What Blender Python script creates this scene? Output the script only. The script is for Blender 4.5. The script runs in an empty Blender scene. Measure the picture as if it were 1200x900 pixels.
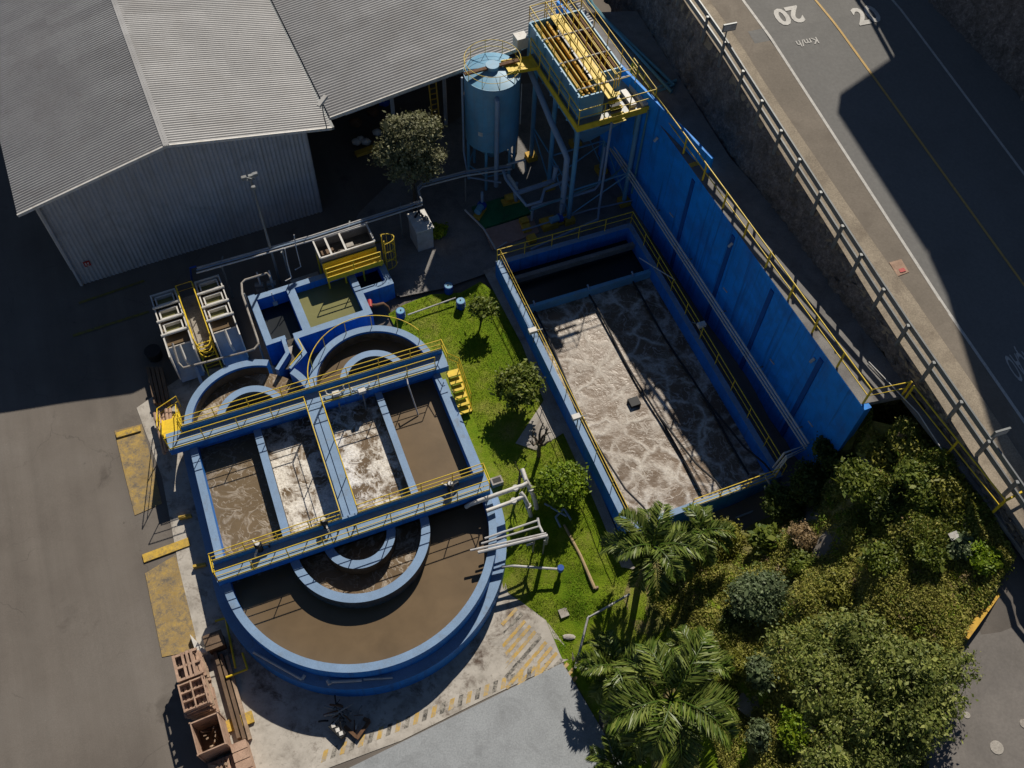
import bpy, math, random
import numpy as np
from mathutils import Vector, Matrix
random.seed(7)
rng = np.random.default_rng(7)
PI = math.pi
sc = bpy.context.scene
COL = sc.collection

# ------------------------------------------------------------------ survey of the site (pixel of the survey photo + height -> place in metres)
FOC, TILT, ROLL, HC = 1123.1, 0.56742, 0.04704, 42.0
_D = np.array([-math.sin(ROLL)*math.sin(TILT), math.cos(ROLL)*math.sin(TILT), math.cos(TILT)])
_zf = np.array([0, 0, 1.0])
_Y = _zf-_D*(_D@_zf); _Y /= np.linalg.norm(_Y)
_X = np.cross(_Y, -_D)
RM = np.array([_X, _Y, -_D])
CAM = np.array([0, 0, HC])
def ray(u, v): return RM@np.array([(u-600)/FOC, (v-450)/FOC, 1.0])
def P(u, v, z=0.0):
    d = ray(u, v); p = CAM+d*((z-HC)/d[2]); return (float(p[0]), float(p[1]), float(z))
def plane_at(u, v, m, k):                       # on the vertical plane p.m = k
    d = ray(u, v); t = (k-CAM[:2]@np.array(m))/(d[:2]@np.array(m)); p = CAM+d*t; return tuple(float(c) for c in p)

# ------------------------------------------------------------------ frames
class Frame:
    def __init__(s, o, deg):
        a = math.radians(deg); s.o = o; s.A = (math.cos(a), math.sin(a)); s.B = (-math.sin(a), math.cos(a)); s.deg = deg
    def __call__(s, a, b, z=0.0):
        return (s.o[0]+a*s.A[0]+b*s.B[0], s.o[1]+a*s.A[1]+b*s.B[1], z)
    def inv(s, p):
        x, y = p[0]-s.o[0], p[1]-s.o[1]
        return (x*s.A[0]+y*s.A[1], x*s.B[0]+y*s.B[1])
T = Frame((-6.5566, 17.1670), 23.45)            # ring tank
W = Frame((-23.78, 31.94), 26.46)               # warehouse
N = Frame((-11.31, 27.99), 26.5)                # plant yard to the north
BS = Frame((-1.18, 33.12), 23.6)                # aeration basin (b runs away, so -b towards the viewer)
RD = Frame((0, 0), -70.0)                       # road: A runs down the road, B across (to the right side of it is -B.. see rd())
def rd(n, d, z): return (n*.94+d*.342, n*.342-d*.94, z)
def rn(p): return p[0]*.94+p[1]*.342, p[0]*.342-p[1]*.94
def zroad(d):                                    # the road climbs towards the top of the picture
    s = -9-d
    return 8.5+.09*min(s, 9)+.135*min(max(s-9, 0), 16)+.06*max(s-25, 0)
def R(u, v, off=0.0):
    z = 10.0
    for i in range(90):
        p = P(u, v, z); z = z*.5+.5*(zroad(rn(p)[1])+off)
    return P(u, v, z)

# ------------------------------------------------------------------ terrain height
WM = np.array([0.9035, 0.4286]); WK = 22.45      # the tall blue wall stands on p.WM = WK
_cp = []
def _c(u, v, z): p = P(u, v, z); _cp.append((p[0], p[1], z))
for q in [(1020,480,7.5),(1060,500,7.7),(1100,545,7.8),(1150,600,7.7),(1192,650,7.6),(1165,690,7.2),(1130,745,6.8),(1105,800,6.6),(1090,850,6.6),(1080,899,6.5),
          (1160,800,6.6),(1250,750,6.6),(1200,899,6.6),(1300,950,6.6),
          (1004,545,5.0),(968,566,1.5),(985,562,3.0),(955,553,1.0),(925,535,.9),(945,560,1.0),(938,548,.9),(1030,560,6.6),(1090,620,7.2),(1000,620,5.4),(1050,680,6.3),(1100,700,6.7),
          (930,600,2.4),(945,640,3.5),(885,610,1.0),(850,600,.9),(800,620,.9),(850,650,1.3),(900,690,3.0),(960,700,4.7),
          (760,640,.9),(830,690,1.6),(780,720,1.0),(720,700,.7),(880,760,2.8),(950,780,4.2),(1020,780,5.5),(1060,860,6.0),(990,880,4.7),(920,880,2.6),
          (860,830,2.0),(800,790,1.1),(760,830,.9),(730,790,.5),(703,760,.3),(745,890,.4),(790,890,1.2),(860,890,1.9),(850,960,1.8),(950,960,3.0),(1050,960,5.5)]: _c(*q)
_flat = [(660,745,.05),(600,700,.05),(640,690,.25),(690,690,.5),(690,650,.7),(640,640,.55),(600,620,.5),(620,560,.75),(590,560,.7),(570,500,.8),(540,440,.85),(520,400,.9),
         (490,370,.9),(470,345,.9),(560,340,.9),(600,420,.9),(650,520,.9),(700,600,.9),(740,640,.9),(640,440,.9),(700,450,.9),(800,450,.9),(880,540,.9),(580,300,.9),(640,280,.9),
         (720,260,.9),(560,250,.9),(620,200,.9),(700,180,.9),(520,260,.8),(500,300,.85),(470,310,.7),(450,340,.6),(440,370,.5),(430,270,.3),(460,240,.3),(400,340,.35),(380,260,.05),
         (480,190,.4),(430,150,.3),(560,140,.7),(640,120,.9),(700,100,.9),(760,200,.9),(820,350,.9),(900,500,.9),(540,90,.6),(400,100,.1),
         (100,350,0),(200,400,0),(300,330,0),(350,300,0),(150,500,0),(50,600,0),(200,600,0),(100,750,0),(200,750,0),(300,800,0),(400,830,0),(350,900,0),(500,860,0),(600,780,0),
         (640,830,-.06),(600,860,-.06),(690,860,-.06),(660,800,-.06),(720,890,-.05),(540,890,-.06),(620,900,-.06),(680,900,-.06),(650,780,-.04),(672,772,0.0),(700,830,-.02),(560,830,0),(640,790,0),(300,400,0),(330,430,0),(280,440,0),(50,900,0),(500,950,0),(650,950,0),(0,300,0),(0,450,0),(240,250,0),(100,150,0),
         (570,620,.1),(560,700,0),(480,790,0),(235,640,0),(250,700,0),(395,435,.3),(450,380,.6),(355,435,.1)]
for q in _flat: _c(*q)
CPT = np.array(_cp)
def zt(x, y):
    d2 = (CPT[:,0]-x)**2+(CPT[:,1]-y)**2+.05
    w = 1/d2**1.8
    return float((w*CPT[:,2]).sum()/w.sum())
def ztv(X, Y):
    d2 = (CPT[None,:,0]-X[:,None])**2+(CPT[None,:,1]-Y[:,None])**2+.05
    w = 1/d2**1.8
    return (w*CPT[None,:,2]).sum(1)/w.sum(1)
def G(u, v, off=0.0):                            # a pixel down on the terrain
    z = 1.0
    for i in range(25):
        p = P(u, v, z+off); z = z*.4+.6*zt(p[0], p[1])
    p = P(u, v, z+off); return p

# ------------------------------------------------------------------ mesh builder
class MB:
    def __init__(s): s.v = []; s.f = []; s.m = []; s.cur = 0
    def add(s, vs, fs):
        o = len(s.v); s.v += [tuple(float(c) for c in q) for q in vs]
        for f in fs: s.f.append([i+o for i in f]); s.m.append(s.cur)
        return s
    def box(s, c, A, B, ha, hb, z0, z1):         # oriented box round c
        q = [(c[0]+i*ha*A[0]+j*hb*B[0], c[1]+i*ha*A[1]+j*hb*B[1]) for i, j in ((-1,-1),(1,-1),(1,1),(-1,1))]
        return s.prism(q, z0, z1)
    def fbox(s, F, a0, a1, b0, b1, z0, z1):
        return s.prism([F(a0,b0)[:2], F(a1,b0)[:2], F(a1,b1)[:2], F(a0,b1)[:2]], z0, z1)
    def prism(s, q, z0, z1):
        n = len(q)
        ar = sum(q[i][0]*q[(i+1)%n][1]-q[(i+1)%n][0]*q[i][1] for i in range(n))
        if ar < 0: q = q[::-1]
        zz0 = z0 if hasattr(z0, '__len__') else [z0]*n
        zz1 = z1 if hasattr(z1, '__len__') else [z1]*n
        if ar < 0 and hasattr(z0, '__len__'): zz0 = list(z0)[::-1]
        if ar < 0 and hasattr(z1, '__len__'): zz1 = list(z1)[::-1]
        vs = [(q[i][0], q[i][1], zz0[i]) for i in range(n)]+[(q[i][0], q[i][1], zz1[i]) for i in range(n)]
        fs = [list(range(n))[::-1], list(range(n, 2*n))]+[[i, (i+1)%n, n+(i+1)%n, n+i] for i in range(n)]
        return s.add(vs, fs)
    def bar(s, p0, p1, w, h=None, up=(0,0,1)):
        h = h or w; p0 = Vector(p0); p1 = Vector(p1); d = (p1-p0)
        if d.length < 1e-6: return s
        d.normalize(); u = Vector(up)
        if abs(d.dot(u)) > .98: u = Vector((1, 0, 0))
        x = d.cross(u).normalized(); y = x.cross(d).normalized()
        vs = []
        for p in (p0, p1):
            for i, j in ((-1,-1),(1,-1),(1,1),(-1,1)): vs.append(p+x*(i*w/2)+y*(j*h/2))
        return s.add(vs, [[0,1,2,3],[7,6,5,4],[0,4,5,1],[1,5,6,2],[2,6,7,3],[3,7,4,0]])
    def tube(s, pts, r, n=8, r2=None):
        pts = [Vector(p) for p in pts]; k = len(pts); vs = []; fs = []
        ref = Vector((0, 0, 1)); prev = None
        for i, p in enumerate(pts):
            t = (pts[min(i+1, k-1)]-pts[max(i-1, 0)]).normalized()
            if prev is None:
                a = ref if abs(t.dot(ref)) < .95 else Vector((1, 0, 0))
                x = t.cross(a).normalized()
            else:
                x = (prev-t*prev.dot(t)).normalized()
            prev = x; y = t.cross(x)
            rr = r if r2 is None else r+(r2-r)*i/(k-1)
            for j in range(n):
                an = 2*PI*j/n; vs.append(p+x*(rr*math.cos(an))+y*(rr*math.sin(an)))
        for i in range(k-1):
            for j in range(n): fs.append([i*n+j, i*n+(j+1)%n, (i+1)*n+(j+1)%n, (i+1)*n+j])
        fs.append(list(range(n))[::-1]); fs.append([(k-1)*n+j for j in range(n)])
        return s.add(vs, fs)
    def cyl(s, c, r, z0, z1, n=20, r2=None):
        r2 = r if r2 is None else r2
        vs = [(c[0]+r*math.cos(2*PI*i/n), c[1]+r*math.sin(2*PI*i/n), z0) for i in range(n)]+[(c[0]+r2*math.cos(2*PI*i/n), c[1]+r2*math.sin(2*PI*i/n), z1) for i in range(n)]
        return s.add(vs, [list(range(n))[::-1], list(range(n, 2*n))]+[[i, (i+1)%n, n+(i+1)%n, n+i] for i in range(n)])
    def arc(s, F, ca, cb, r0, r1, a0, a1, z0, z1, n=48):   # curved wall in frame F, angles in degrees
        vs = []; fs = []
        for i in range(n+1):
            an = math.radians(a0+(a1-a0)*i/n); c, q = math.cos(an), math.sin(an)
            for r, z in ((r0,z0),(r1,z0),(r1,z1),(r0,z1)): vs.append(F(ca+r*c, cb+r*q, z))
        for i in range(n):
            for j in range(4): fs.append([4*i+j, 4*i+(j+1)%4, 4*i+4+(j+1)%4, 4*i+4+j])
        fs.append([3,2,1,0]); fs.append([4*n, 4*n+1, 4*n+2, 4*n+3])
        return s.add(vs, fs)
    def build(s, name, mat, parent=None, smooth=False, loc=None):
        v = np.array(s.v, float)
        if parent is not None: o = np.array(parent['_w'][:]) if '_w' in parent else np.zeros(3)
        else:
            mn, mx = v.min(0), v.max(0)
            o = np.array(loc) if loc is not None else np.array([(mn[0]+mx[0])/2, (mn[1]+mx[1])/2, mn[2]])
        me = bpy.data.meshes.new(name); me.from_pydata([tuple(q) for q in (v-o)], [], s.f)
        mats = mat if isinstance(mat, (list, tuple)) else [mat]
        split = SPLIT.get(mats[0].name) if len(mats) == 1 else None
        if split: mats = [mats[0], split]
        for m in mats: me.materials.append(m)
        if len(mats) > 1 and not split: me.polygons.foreach_set('material_index', s.m)
        fix_normals(me)
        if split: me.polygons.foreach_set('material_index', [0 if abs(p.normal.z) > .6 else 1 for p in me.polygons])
        if smooth: smooth_by_angle(me)
        ob = bpy.data.objects.new(name, me); COL.objects.link(ob)
        if parent is not None: ob.parent = parent
        else: ob.location = o
        ob['_w'] = [float(c) for c in o]
        return ob
import bmesh
SPLIT = {}                                       # coping paint -> the paint of the wall faces below it
def fix_normals(me):
    bm = bmesh.new(); bm.from_mesh(me); bmesh.ops.recalc_face_normals(bm, faces=bm.faces); bm.to_mesh(me); bm.free()
def smooth_by_angle(me, deg=40):
    me.polygons.foreach_set('use_smooth', [True]*len(me.polygons))
    me.set_sharp_from_angle(angle=math.radians(deg))

def raw(name, V, F, mat, parent=None, loc=None, smooth=False):    # numpy mesh, faces all quads or all tris
    V = np.asarray(V, float); F = np.asarray(F, np.int32); k = F.shape[1]
    if parent is not None: o = np.array(parent['_w'][:])
    else: o = np.array(loc) if loc is not None else np.array([V[:,0].mean(), V[:,1].mean(), V[:,2].min()])
    me = bpy.data.meshes.new(name); me.vertices.add(len(V)); me.vertices.foreach_set('co', (V-o).ravel())
    me.loops.add(F.size); me.loops.foreach_set('vertex_index', F.ravel())
    me.polygons.add(len(F)); me.polygons.foreach_set('loop_start', np.arange(0, F.size, k, dtype=np.int32))
    me.update(calc_edges=True); me.materials.append(mat)
    if smooth: me.polygons.foreach_set('use_smooth', [True]*len(F))
    ob = bpy.data.objects.new(name, me); COL.objects.link(ob)
    if parent is not None: ob.parent = parent
    else: ob.location = o
    ob['_w'] = [float(c) for c in o]
    return ob

def tag(o, label=None, cat=None, group=None, kind=None):
    if label: o['label'] = label
    if cat: o['category'] = cat
    if group: o['group'] = group
    if kind: o['kind'] = kind
    return o
def thing(name, loc, label, cat, group=None):
    o = bpy.data.objects.new(name, None); COL.objects.link(o); o.location = loc; o['_w'] = [float(c) for c in loc]
    o.empty_display_size = .2
    return tag(o, label, cat, group)
def struct(o): o['kind'] = 'structure'; return o
def copy_tree(o, loc=None, rz=None, label=None, parent=None):
    c = o.copy(); COL.objects.link(c)
    if parent is not None: c.parent = parent
    if loc is not None: c.location = loc
    if rz is not None: c.rotation_euler = (0, 0, rz)
    if label: c['label'] = label
    for ch in list(o.children): copy_tree(ch, parent=c)
    return c

# ------------------------------------------------------------------ materials
def nodes(name):
    m = bpy.data.materials.new(name); m.use_nodes = True; nt = m.node_tree
    for n in list(nt.nodes): nt.nodes.remove(n)
    out = nt.nodes.new('ShaderNodeOutputMaterial'); b = nt.nodes.new('ShaderNodeBsdfPrincipled')
    nt.links.new(b.outputs[0], out.inputs[0]); return m, nt, b, out
def N_(nt, t, **kw):
    n = nt.nodes.new(t)
    for k, v in kw.items():
        if k.startswith('i_'): n.inputs[k[2:].replace('_', ' ')].default_value = v
        else: setattr(n, k, v)
    return n
def coord(nt, scale=1.0, sc3=None):
    g = N_(nt, 'ShaderNodeNewGeometry'); mp = N_(nt, 'ShaderNodeMapping'); mp.inputs['Scale'].default_value = sc3 or (scale,)*3
    nt.links.new(g.outputs['Position'], mp.inputs['Vector']); return mp.outputs[0]
def noise(nt, vec, scale, detail=5, rough=.6, dist=0):
    n = N_(nt, 'ShaderNodeTexNoise'); n.inputs['Scale'].default_value = scale; n.inputs['Detail'].default_value = detail
    n.inputs['Roughness'].default_value = rough; n.inputs['Distortion'].default_value = dist
    nt.links.new(vec, n.inputs['Vector']); return n.outputs[0]
def ramp(nt, fac, stops):
    r = N_(nt, 'ShaderNodeValToRGB'); e = r.color_ramp.elements
    while len(e) < len(stops): e.new(.5)
    for i, (p, c) in enumerate(stops): e[i].position = p; e[i].color = (*c, 1) if len(c) == 3 else c
    nt.links.new(fac, r.inputs[0]); return r.outputs[0]
def mixc(nt, fac, a, b, mode='MIX'):
    m = N_(nt, 'ShaderNodeMix', data_type='RGBA', blend_type=mode)
    for s, x in ((0, fac), (6, a), (7, b)):
        if hasattr(x, 'is_linked') or hasattr(x, 'links'): nt.links.new(x, m.inputs[s])
        elif s == 0: m.inputs[0].default_value = x
        else: m.inputs[s].default_value = (*x, 1)
    return m.outputs[2]
def bump(nt, b, h, strength=.3, dist=.02):
    n = N_(nt, 'ShaderNodeBump'); n.inputs['Strength'].default_value = strength; n.inputs['Distance'].default_value = dist
    nt.links.new(h, n.inputs['Height']); nt.links.new(n.outputs[0], b.inputs['Normal'])
def M(name, col, rough=.8, var=.18, scale=1.3, fine=.1, metal=0.0, dirt=None, dirt_amt=.5, dirt_scale=.8, bmp=.15, bscale=30, spec=.3, dlo=.5, dhi=.68):
    m, nt, b, out = nodes(name); v = coord(nt)
    lo = tuple(c*(1-var) for c in col); hi = tuple(min(1, c*(1+var)) for c in col)
    c = ramp(nt, noise(nt, v, scale, 6, .65), [(.3, lo), (.7, hi)])
    f = noise(nt, v, scale*22, 3, .6); c = mixc(nt, fine*2, c, ramp(nt, f, [(.3, (0,0,0)), (.7, (1,1,1))]), 'OVERLAY') if fine else c
    if dirt:
        dm = ramp(nt, noise(nt, v, dirt_scale, 8, .7, .6), [(dlo, (0,0,0)), (dhi, (dirt_amt,)*3)])
        c = mixc(nt, dm, c, dirt)
    nt.links.new(c, b.inputs['Base Color']); b.inputs['Roughness'].default_value = rough; b.inputs['Metallic'].default_value = metal
    b.inputs['Specular IOR Level'].default_value = spec
    if bmp: bump(nt, b, noise(nt, v, bscale, 4), bmp, .01)
    return m
def water_mat(name, base, foam, amt, scale, rough=.22, lines=0.0, cells=0, fmax=.95, speck=0.0):
    # murky water; amt = threshold of the foam rafts (0 none .. 1 all), lines = drifting foam veins, cells = foam gathered at the edges of boils
    m, nt, b, out = nodes(name); v = coord(nt)
    def warp(vec, s, amp, det=3):
        nn = N_(nt, 'ShaderNodeTexNoise'); nn.inputs['Scale'].default_value = s; nn.inputs['Detail'].default_value = det; nt.links.new(vec, nn.inputs['Vector'])
        c_ = N_(nt, 'ShaderNodeVectorMath', operation='SUBTRACT'); nt.links.new(nn.outputs['Color'], c_.inputs[0]); c_.inputs[1].default_value = (.5,)*3
        q = N_(nt, 'ShaderNodeVectorMath', operation='MULTIPLY_ADD'); nt.links.new(c_.outputs[0], q.inputs[0]); q.inputs[1].default_value = (amp,)*3; nt.links.new(vec, q.inputs[2]); return q.outputs[0]
    def math_(op, a, b_=0.0):
        k = N_(nt, 'ShaderNodeMath', operation=op)
        for n_, x in enumerate((a, b_)):
            if hasattr(x, 'links'): nt.links.new(x, k.inputs[n_])
            else: k.inputs[n_].default_value = x
        return k.outputs[0]
    vd = warp(v, scale*.6, 2.0/scale)
    bc = ramp(nt, noise(nt, vd, scale*.5, 5), [(.3, tuple(c*.82 for c in base)), (.7, tuple(c*1.16 for c in base))])
    h = 0.0
    if amt > 0:
        raft = ramp(nt, noise(nt, vd, scale*.75, 7, .62), [(.70-amt*.34, (0,0,0)), (.76-amt*.34, (fmax*.75,)*3), (.86-amt*.34, (fmax,)*3)]); h = raft
    if lines or cells:
        acc = None
        def vein(s, w, st, dist):
            k = math_('ABSOLUTE', math_('SUBTRACT', noise(nt, vd, s, 3, .55, dist), .5))
            return ramp(nt, k, [(0, (st,)*3), (w*.35, (st*.7,)*3), (w, (0,0,0))])
        brk = ramp(nt, noise(nt, v, scale*.9, 5, .65), [(.36, (.0,)*3), (.56, (1,1,1))])
        if lines: acc = mixc(nt, 1.0, mixc(nt, 1.0, vein(scale*.7, .030, lines, .8), brk, 'MULTIPLY'), vein(scale*1.7, .020, lines*.55, .5), 'SCREEN')
        if cells:
            vo = N_(nt, 'ShaderNodeTexVoronoi', feature='DISTANCE_TO_EDGE'); vo.inputs['Scale'].default_value = scale*.75; nt.links.new(warp(warp(v, scale*.9, .9/scale, 4), scale*4, .16/scale), vo.inputs['Vector'])
            e = ramp(nt, vo.outputs['Distance'], [(0, (cells,)*3), (.04, (cells*.8,)*3), (.075, (cells*.3,)*3), (.14, (0,0,0))])
            brk2 = ramp(nt, noise(nt, v, scale*.7, 5, .7), [(.38, (.08,)*3), (.56, (1,1,1))])
            e = mixc(nt, 1.0, e, brk2, 'MULTIPLY'); acc = e if acc is None else mixc(nt, 1.0, acc, e, 'SCREEN')
        h = acc if not hasattr(h, 'links') else mixc(nt, 1.0, h, acc, 'SCREEN')
    if hasattr(h, 'links'):
        fine = ramp(nt, noise(nt, v, scale*9, 4, .7), [(.38, (.45,)*3), (.55, (1,)*3)]); h = mixc(nt, .8, h, fine, 'MULTIPLY')
        if speck:
            sp = ramp(nt, noise(nt, v, scale*14, 2, .6), [(.66, (0,0,0)), (.72, (speck,)*3)]); h = mixc(nt, 1.0, h, sp, 'SCREEN')
        c = mixc(nt, h, bc, foam)
        rr = N_(nt, 'ShaderNodeMapRange'); rr.inputs['To Min'].default_value = rough; rr.inputs['To Max'].default_value = .85
        nt.links.new(h, rr.inputs['Value']); nt.links.new(rr.outputs[0], b.inputs['Roughness'])
        bump(nt, b, mixc(nt, .5, noise(nt, v, scale*3.2, 5), h), .5, .06)
    else:
        c = bc; b.inputs['Roughness'].default_value = rough; bump(nt, b, noise(nt, v, 5, 4), .10, .02)
    nt.links.new(c, b.inputs['Base Color']); b.inputs['Specular IOR Level'].default_value = .35
    return m
def leaf_mat(name, c0, c1, trans=.25, rough=.55):
    m, nt, b, out = nodes(name)
    g = N_(nt, 'ShaderNodeNewGeometry')
    c = ramp(nt, g.outputs['Random Per Island'], [(0, c0), (.55, tuple((x+y)/2 for x, y in zip(c0, c1))), (1, c1)])
    v = coord(nt); n = ramp(nt, noise(nt, v, 1.1, 3), [(.3, (.72,)*3), (.7, (1.15,)*3)])
    c = mixc(nt, 1.0, c, n, 'MULTIPLY')
    nt.links.new(c, b.inputs['Base Color']); b.inputs['Roughness'].default_value = rough; b.inputs['Specular IOR Level'].default_value = .3
    t = N_(nt, 'ShaderNodeBsdfTranslucent'); nt.links.new(c, t.inputs['Color'])
    mx = N_(nt, 'ShaderNodeMixShader'); mx.inputs[0].default_value = trans
    nt.links.new(b.outputs[0], mx.inputs[1]); nt.links.new(t.outputs[0], mx.inputs[2]); nt.links.new(mx.outputs[0], out.inputs[0])
    return m
def paint_worn(name, paint, under, lo, hi, scale=3.0, fine=26, dark=None):   # worn paint over concrete or asphalt
    m, nt, b, out = nodes(name); v = coord(nt)
    n1 = noise(nt, v, scale, 8, .75); n2 = noise(nt, v, fine, 4, .7)
    f = mixc(nt, .35, n1, n2)
    k = ramp(nt, f, [(lo, (0,0,0)), (hi, (1,1,1))])
    u = ramp(nt, noise(nt, v, 2.2, 6), [(.3, tuple(c*.7 for c in under)), (.7, tuple(c*1.2 for c in under))])
    p = ramp(nt, noise(nt, v, 6, 5), [(.3, tuple(c*.75 for c in paint)), (.7, tuple(c*1.1 for c in paint))])
    c = mixc(nt, k, u, p)
    if dark:
        c = mixc(nt, ramp(nt, noise(nt, v, 1.1, 7, .7), [(.52, (0,0,0)), (.7, (.7,)*3)]), c, dark)
    nt.links.new(c, b.inputs['Base Color']); b.inputs['Roughness'].default_value = .85; b.inputs['Specular IOR Level'].default_value = .2
    bump(nt, b, n2, .2, .008)
    return m

BLUE = M('blue_paint', (.195,.295,.44), .65, .12, .9, .05, dirt=(.17,.18,.19), dirt_amt=.75, dirt_scale=2.1, bmp=.08, dlo=.55, dhi=.75)
BLUEF = M('royal_blue_paint', (.015,.19,.62), .55, .12, .9, .05, dirt=(.03,.10,.28), dirt_amt=.5, dirt_scale=1.1, bmp=.08)
BLUEW = M('blue_wall_paint', (.006,.28,.86), .6, .14, .5, .04, dirt=(.02,.07,.22), dirt_amt=.4, dirt_scale=.5, bmp=.08)
BLUEJ = M('joint_shadow_paint', (.006,.085,.32), .7, .2, 1.5, .05, bmp=.05)  # darker blue for the wall ribs: joint lines with their shadow painted in
BLUES = M('blue_steel_paint', (.12,.33,.50), .45, .12, 1.0, .04, dirt=(.2,.2,.22), dirt_amt=.35, bmp=.05)
BLUED = M('blue_plastic', (.01,.07,.35), .4, .1, 2, .03, bmp=0)
YEL = M('yellow_paint', (.74,.52,.03), .5, .12, 2.5, .05, dirt=(.35,.22,.04), dirt_amt=.4, dirt_scale=3, bmp=.05)
YELW = M('yellow_wood_paint', (.60,.36,.05), .7, .15, 3, .08, dirt=(.25,.14,.05), dirt_amt=.5, dirt_scale=2)
CONC = M('concrete', (.36,.33,.29), .9, .2, 1.0, .12, dirt=(.15,.12,.10), dirt_amt=.65, dirt_scale=.8, bmp=.25)
CONCD = M('stained_concrete', (.30,.27,.23), .9, .25, .8, .14, dirt=(.09,.06,.045), dirt_amt=.8, dirt_scale=.7, bmp=.3, dlo=.48, dhi=.62)
CONCG = M('grey_concrete', (.20,.19,.18), .9, .2, 1.0, .12, dirt=(.09,.08,.08), dirt_amt=.6, dirt_scale=.7, bmp=.2)
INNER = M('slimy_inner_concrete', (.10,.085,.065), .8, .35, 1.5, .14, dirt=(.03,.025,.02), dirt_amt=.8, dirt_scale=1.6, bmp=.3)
WHITE = M('white_paint', (.62,.60,.56), .5, .1, 2, .05, dirt=(.33,.27,.2), dirt_amt=.5, dirt_scale=2.5, bmp=.05)
PIPEW = M('grey_white_pipe', (.50,.49,.48), .45, .1, 3, .05, dirt=(.28,.24,.2), dirt_amt=.5, dirt_scale=2, bmp=.04)
PIPEB = M('grey_blue_pipe', (.25,.33,.44), .4, .12, 2, .05, dirt=(.2,.2,.2), dirt_amt=.4, bmp=.04)
PIPET = M('teal_pipe', (.10,.24,.29), .45, .12, 2, .05, bmp=.04)
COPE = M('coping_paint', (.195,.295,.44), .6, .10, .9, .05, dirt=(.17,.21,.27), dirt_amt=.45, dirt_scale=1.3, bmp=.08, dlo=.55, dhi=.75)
STEEL = M('galvanised_steel', (.21,.22,.22), .5, .15, 3, .06, metal=.2, dirt=(.18,.16,.14), dirt_amt=.4, bmp=.05)
DARK = M('dark_rubber', (.02,.02,.021), .6, .2, 3, .05, bmp=.05)
RUST = M('rusty_steel', (.14,.075,.04), .85, .35, 3, .12, dirt=(.05,.03,.02), dirt_amt=.7, dirt_scale=3, bmp=.3)
WOOD = M('weathered_wood', (.36,.26,.18), .85, .25, 2.5, .14, dirt=(.13,.09,.065), dirt_amt=.6, dirt_scale=2, bmp=.3)
WOODP = M('pinkish_wood', (.42,.28,.20), .85, .22, 2.5, .14, dirt=(.18,.10,.07), dirt_amt=.6, dirt_scale=2, bmp=.3)
POLE = M('pale_timber', (.42,.31,.17), .85, .2, 2.5, .14, bmp=.3)
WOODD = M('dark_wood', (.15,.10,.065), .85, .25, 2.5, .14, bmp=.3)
ROOF = M('galvalume_roof', (.355,.35,.345), .5, .10, .5, .05, metal=.2, dirt=(.28,.265,.25), dirt_amt=.45, dirt_scale=.35, bmp=.03)
CLAD = M('grey_wall_cladding', (.42,.43,.46), .5, .1, .6, .05, dirt=(.2,.2,.2), dirt_amt=.4, bmp=.03)
ASPH = M('asphalt', (.150,.132,.115), .9, .13, .22, .04, dirt=(.095,.083,.074), dirt_amt=.55, dirt_scale=.16, bmp=.12, bscale=40, dlo=.52, dhi=.75)
ROADM = M('road_asphalt', (.185,.18,.17), .9, .06, .3, .04, dirt=(.14,.135,.127), dirt_amt=.5, dirt_scale=.2, bmp=.12, bscale=40)
ROADS = M('road_shoulder', (.21,.18,.145), .9, .12, .5, .05, dirt=(.15,.125,.10), dirt_amt=.6, dirt_scale=.5, bmp=.25, bscale=40)
VERGE = M('verge_concrete', (.31,.26,.195), .9, .18, .7, .12, dirt=(.13,.10,.075), dirt_amt=.6, dirt_scale=.6, bmp=.25)
SLAB = M('blue_grey_slab', (.29,.305,.315), .8, .1, .7, .08, dirt=(.16,.165,.17), dirt_amt=.5, dirt_scale=.8, bmp=.12)
PARK = M('parking_asphalt', (.165,.15,.136), .9, .15, .5, .05, dirt=(.11,.10,.095), dirt_amt=.5, dirt_scale=.6, bmp=.25, bscale=50)
ROADP = M('road_paint_white', (.55,.53,.49), .7, .1, 4, .1, dirt=(.2,.19,.18), dirt_amt=.45, dirt_scale=5, bmp=.05)
ROADY = M('road_paint_yellow', (.55,.36,.12), .7, .12, 4, .1, dirt=(.2,.17,.12), dirt_amt=.5, dirt_scale=4, bmp=.05)
YPATCH = paint_worn('worn_yellow_patch', (.47,.31,.08), (.20,.17,.135), .41, .60, 2.2, 24, (.12,.095,.075))
YSTRIPE = paint_worn('worn_yellow_stripe', (.55,.36,.10), (.36,.33,.28), .40, .54, 3.5, 24)
BSTRIPE = paint_worn('worn_black_stripe', (.05,.048,.045), (.36,.33,.28), .44, .58, 3.5, 24)
YKERB = paint_worn('worn_yellow_kerb', (.58,.38,.07), (.20,.17,.13), .34, .5, 3, 24)
YLINE = paint_worn('faded_yellow_line', (.22,.19,.04), (.10,.09,.085), .36, .56, 4, 24)
GREEN = M('green_floor_paint', (.02,.16,.06), .6, .2, 2, .08, dirt=(.03,.05,.03), dirt_amt=.6)
PINKF = M('pinkish_floor', (.42,.27,.22), .85, .15, 2, .1, dirt=(.2,.12,.1), dirt_amt=.5)
REDM = M('red_paint', (.40,.03,.025), .5, .1, 3, .05, bmp=.04)
W_BROWN = water_mat('brown_water', (.150,.102,.055), (.42,.36,.28), 0, 1.0, .3)
W_SWIRL = water_mat('swirling_brown_water', (.160,.114,.065), (.42,.36,.29), 0, .9, .3, .75, 0, .5)
W_FOAM = water_mat('foaming_water', (.15,.10,.055), (.86,.81,.72), .62, 1.3, .3, .9, .5)
W_BASIN = water_mat('aerated_basin_water', (.150,.100,.060), (.60,.55,.48), 0, 1.0, .3, .7, 1.0, .7, .4)
W_DARK = water_mat('dark_water', (.014,.017,.019), (.1,.1,.1), 0, 1.0, .3)
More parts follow.
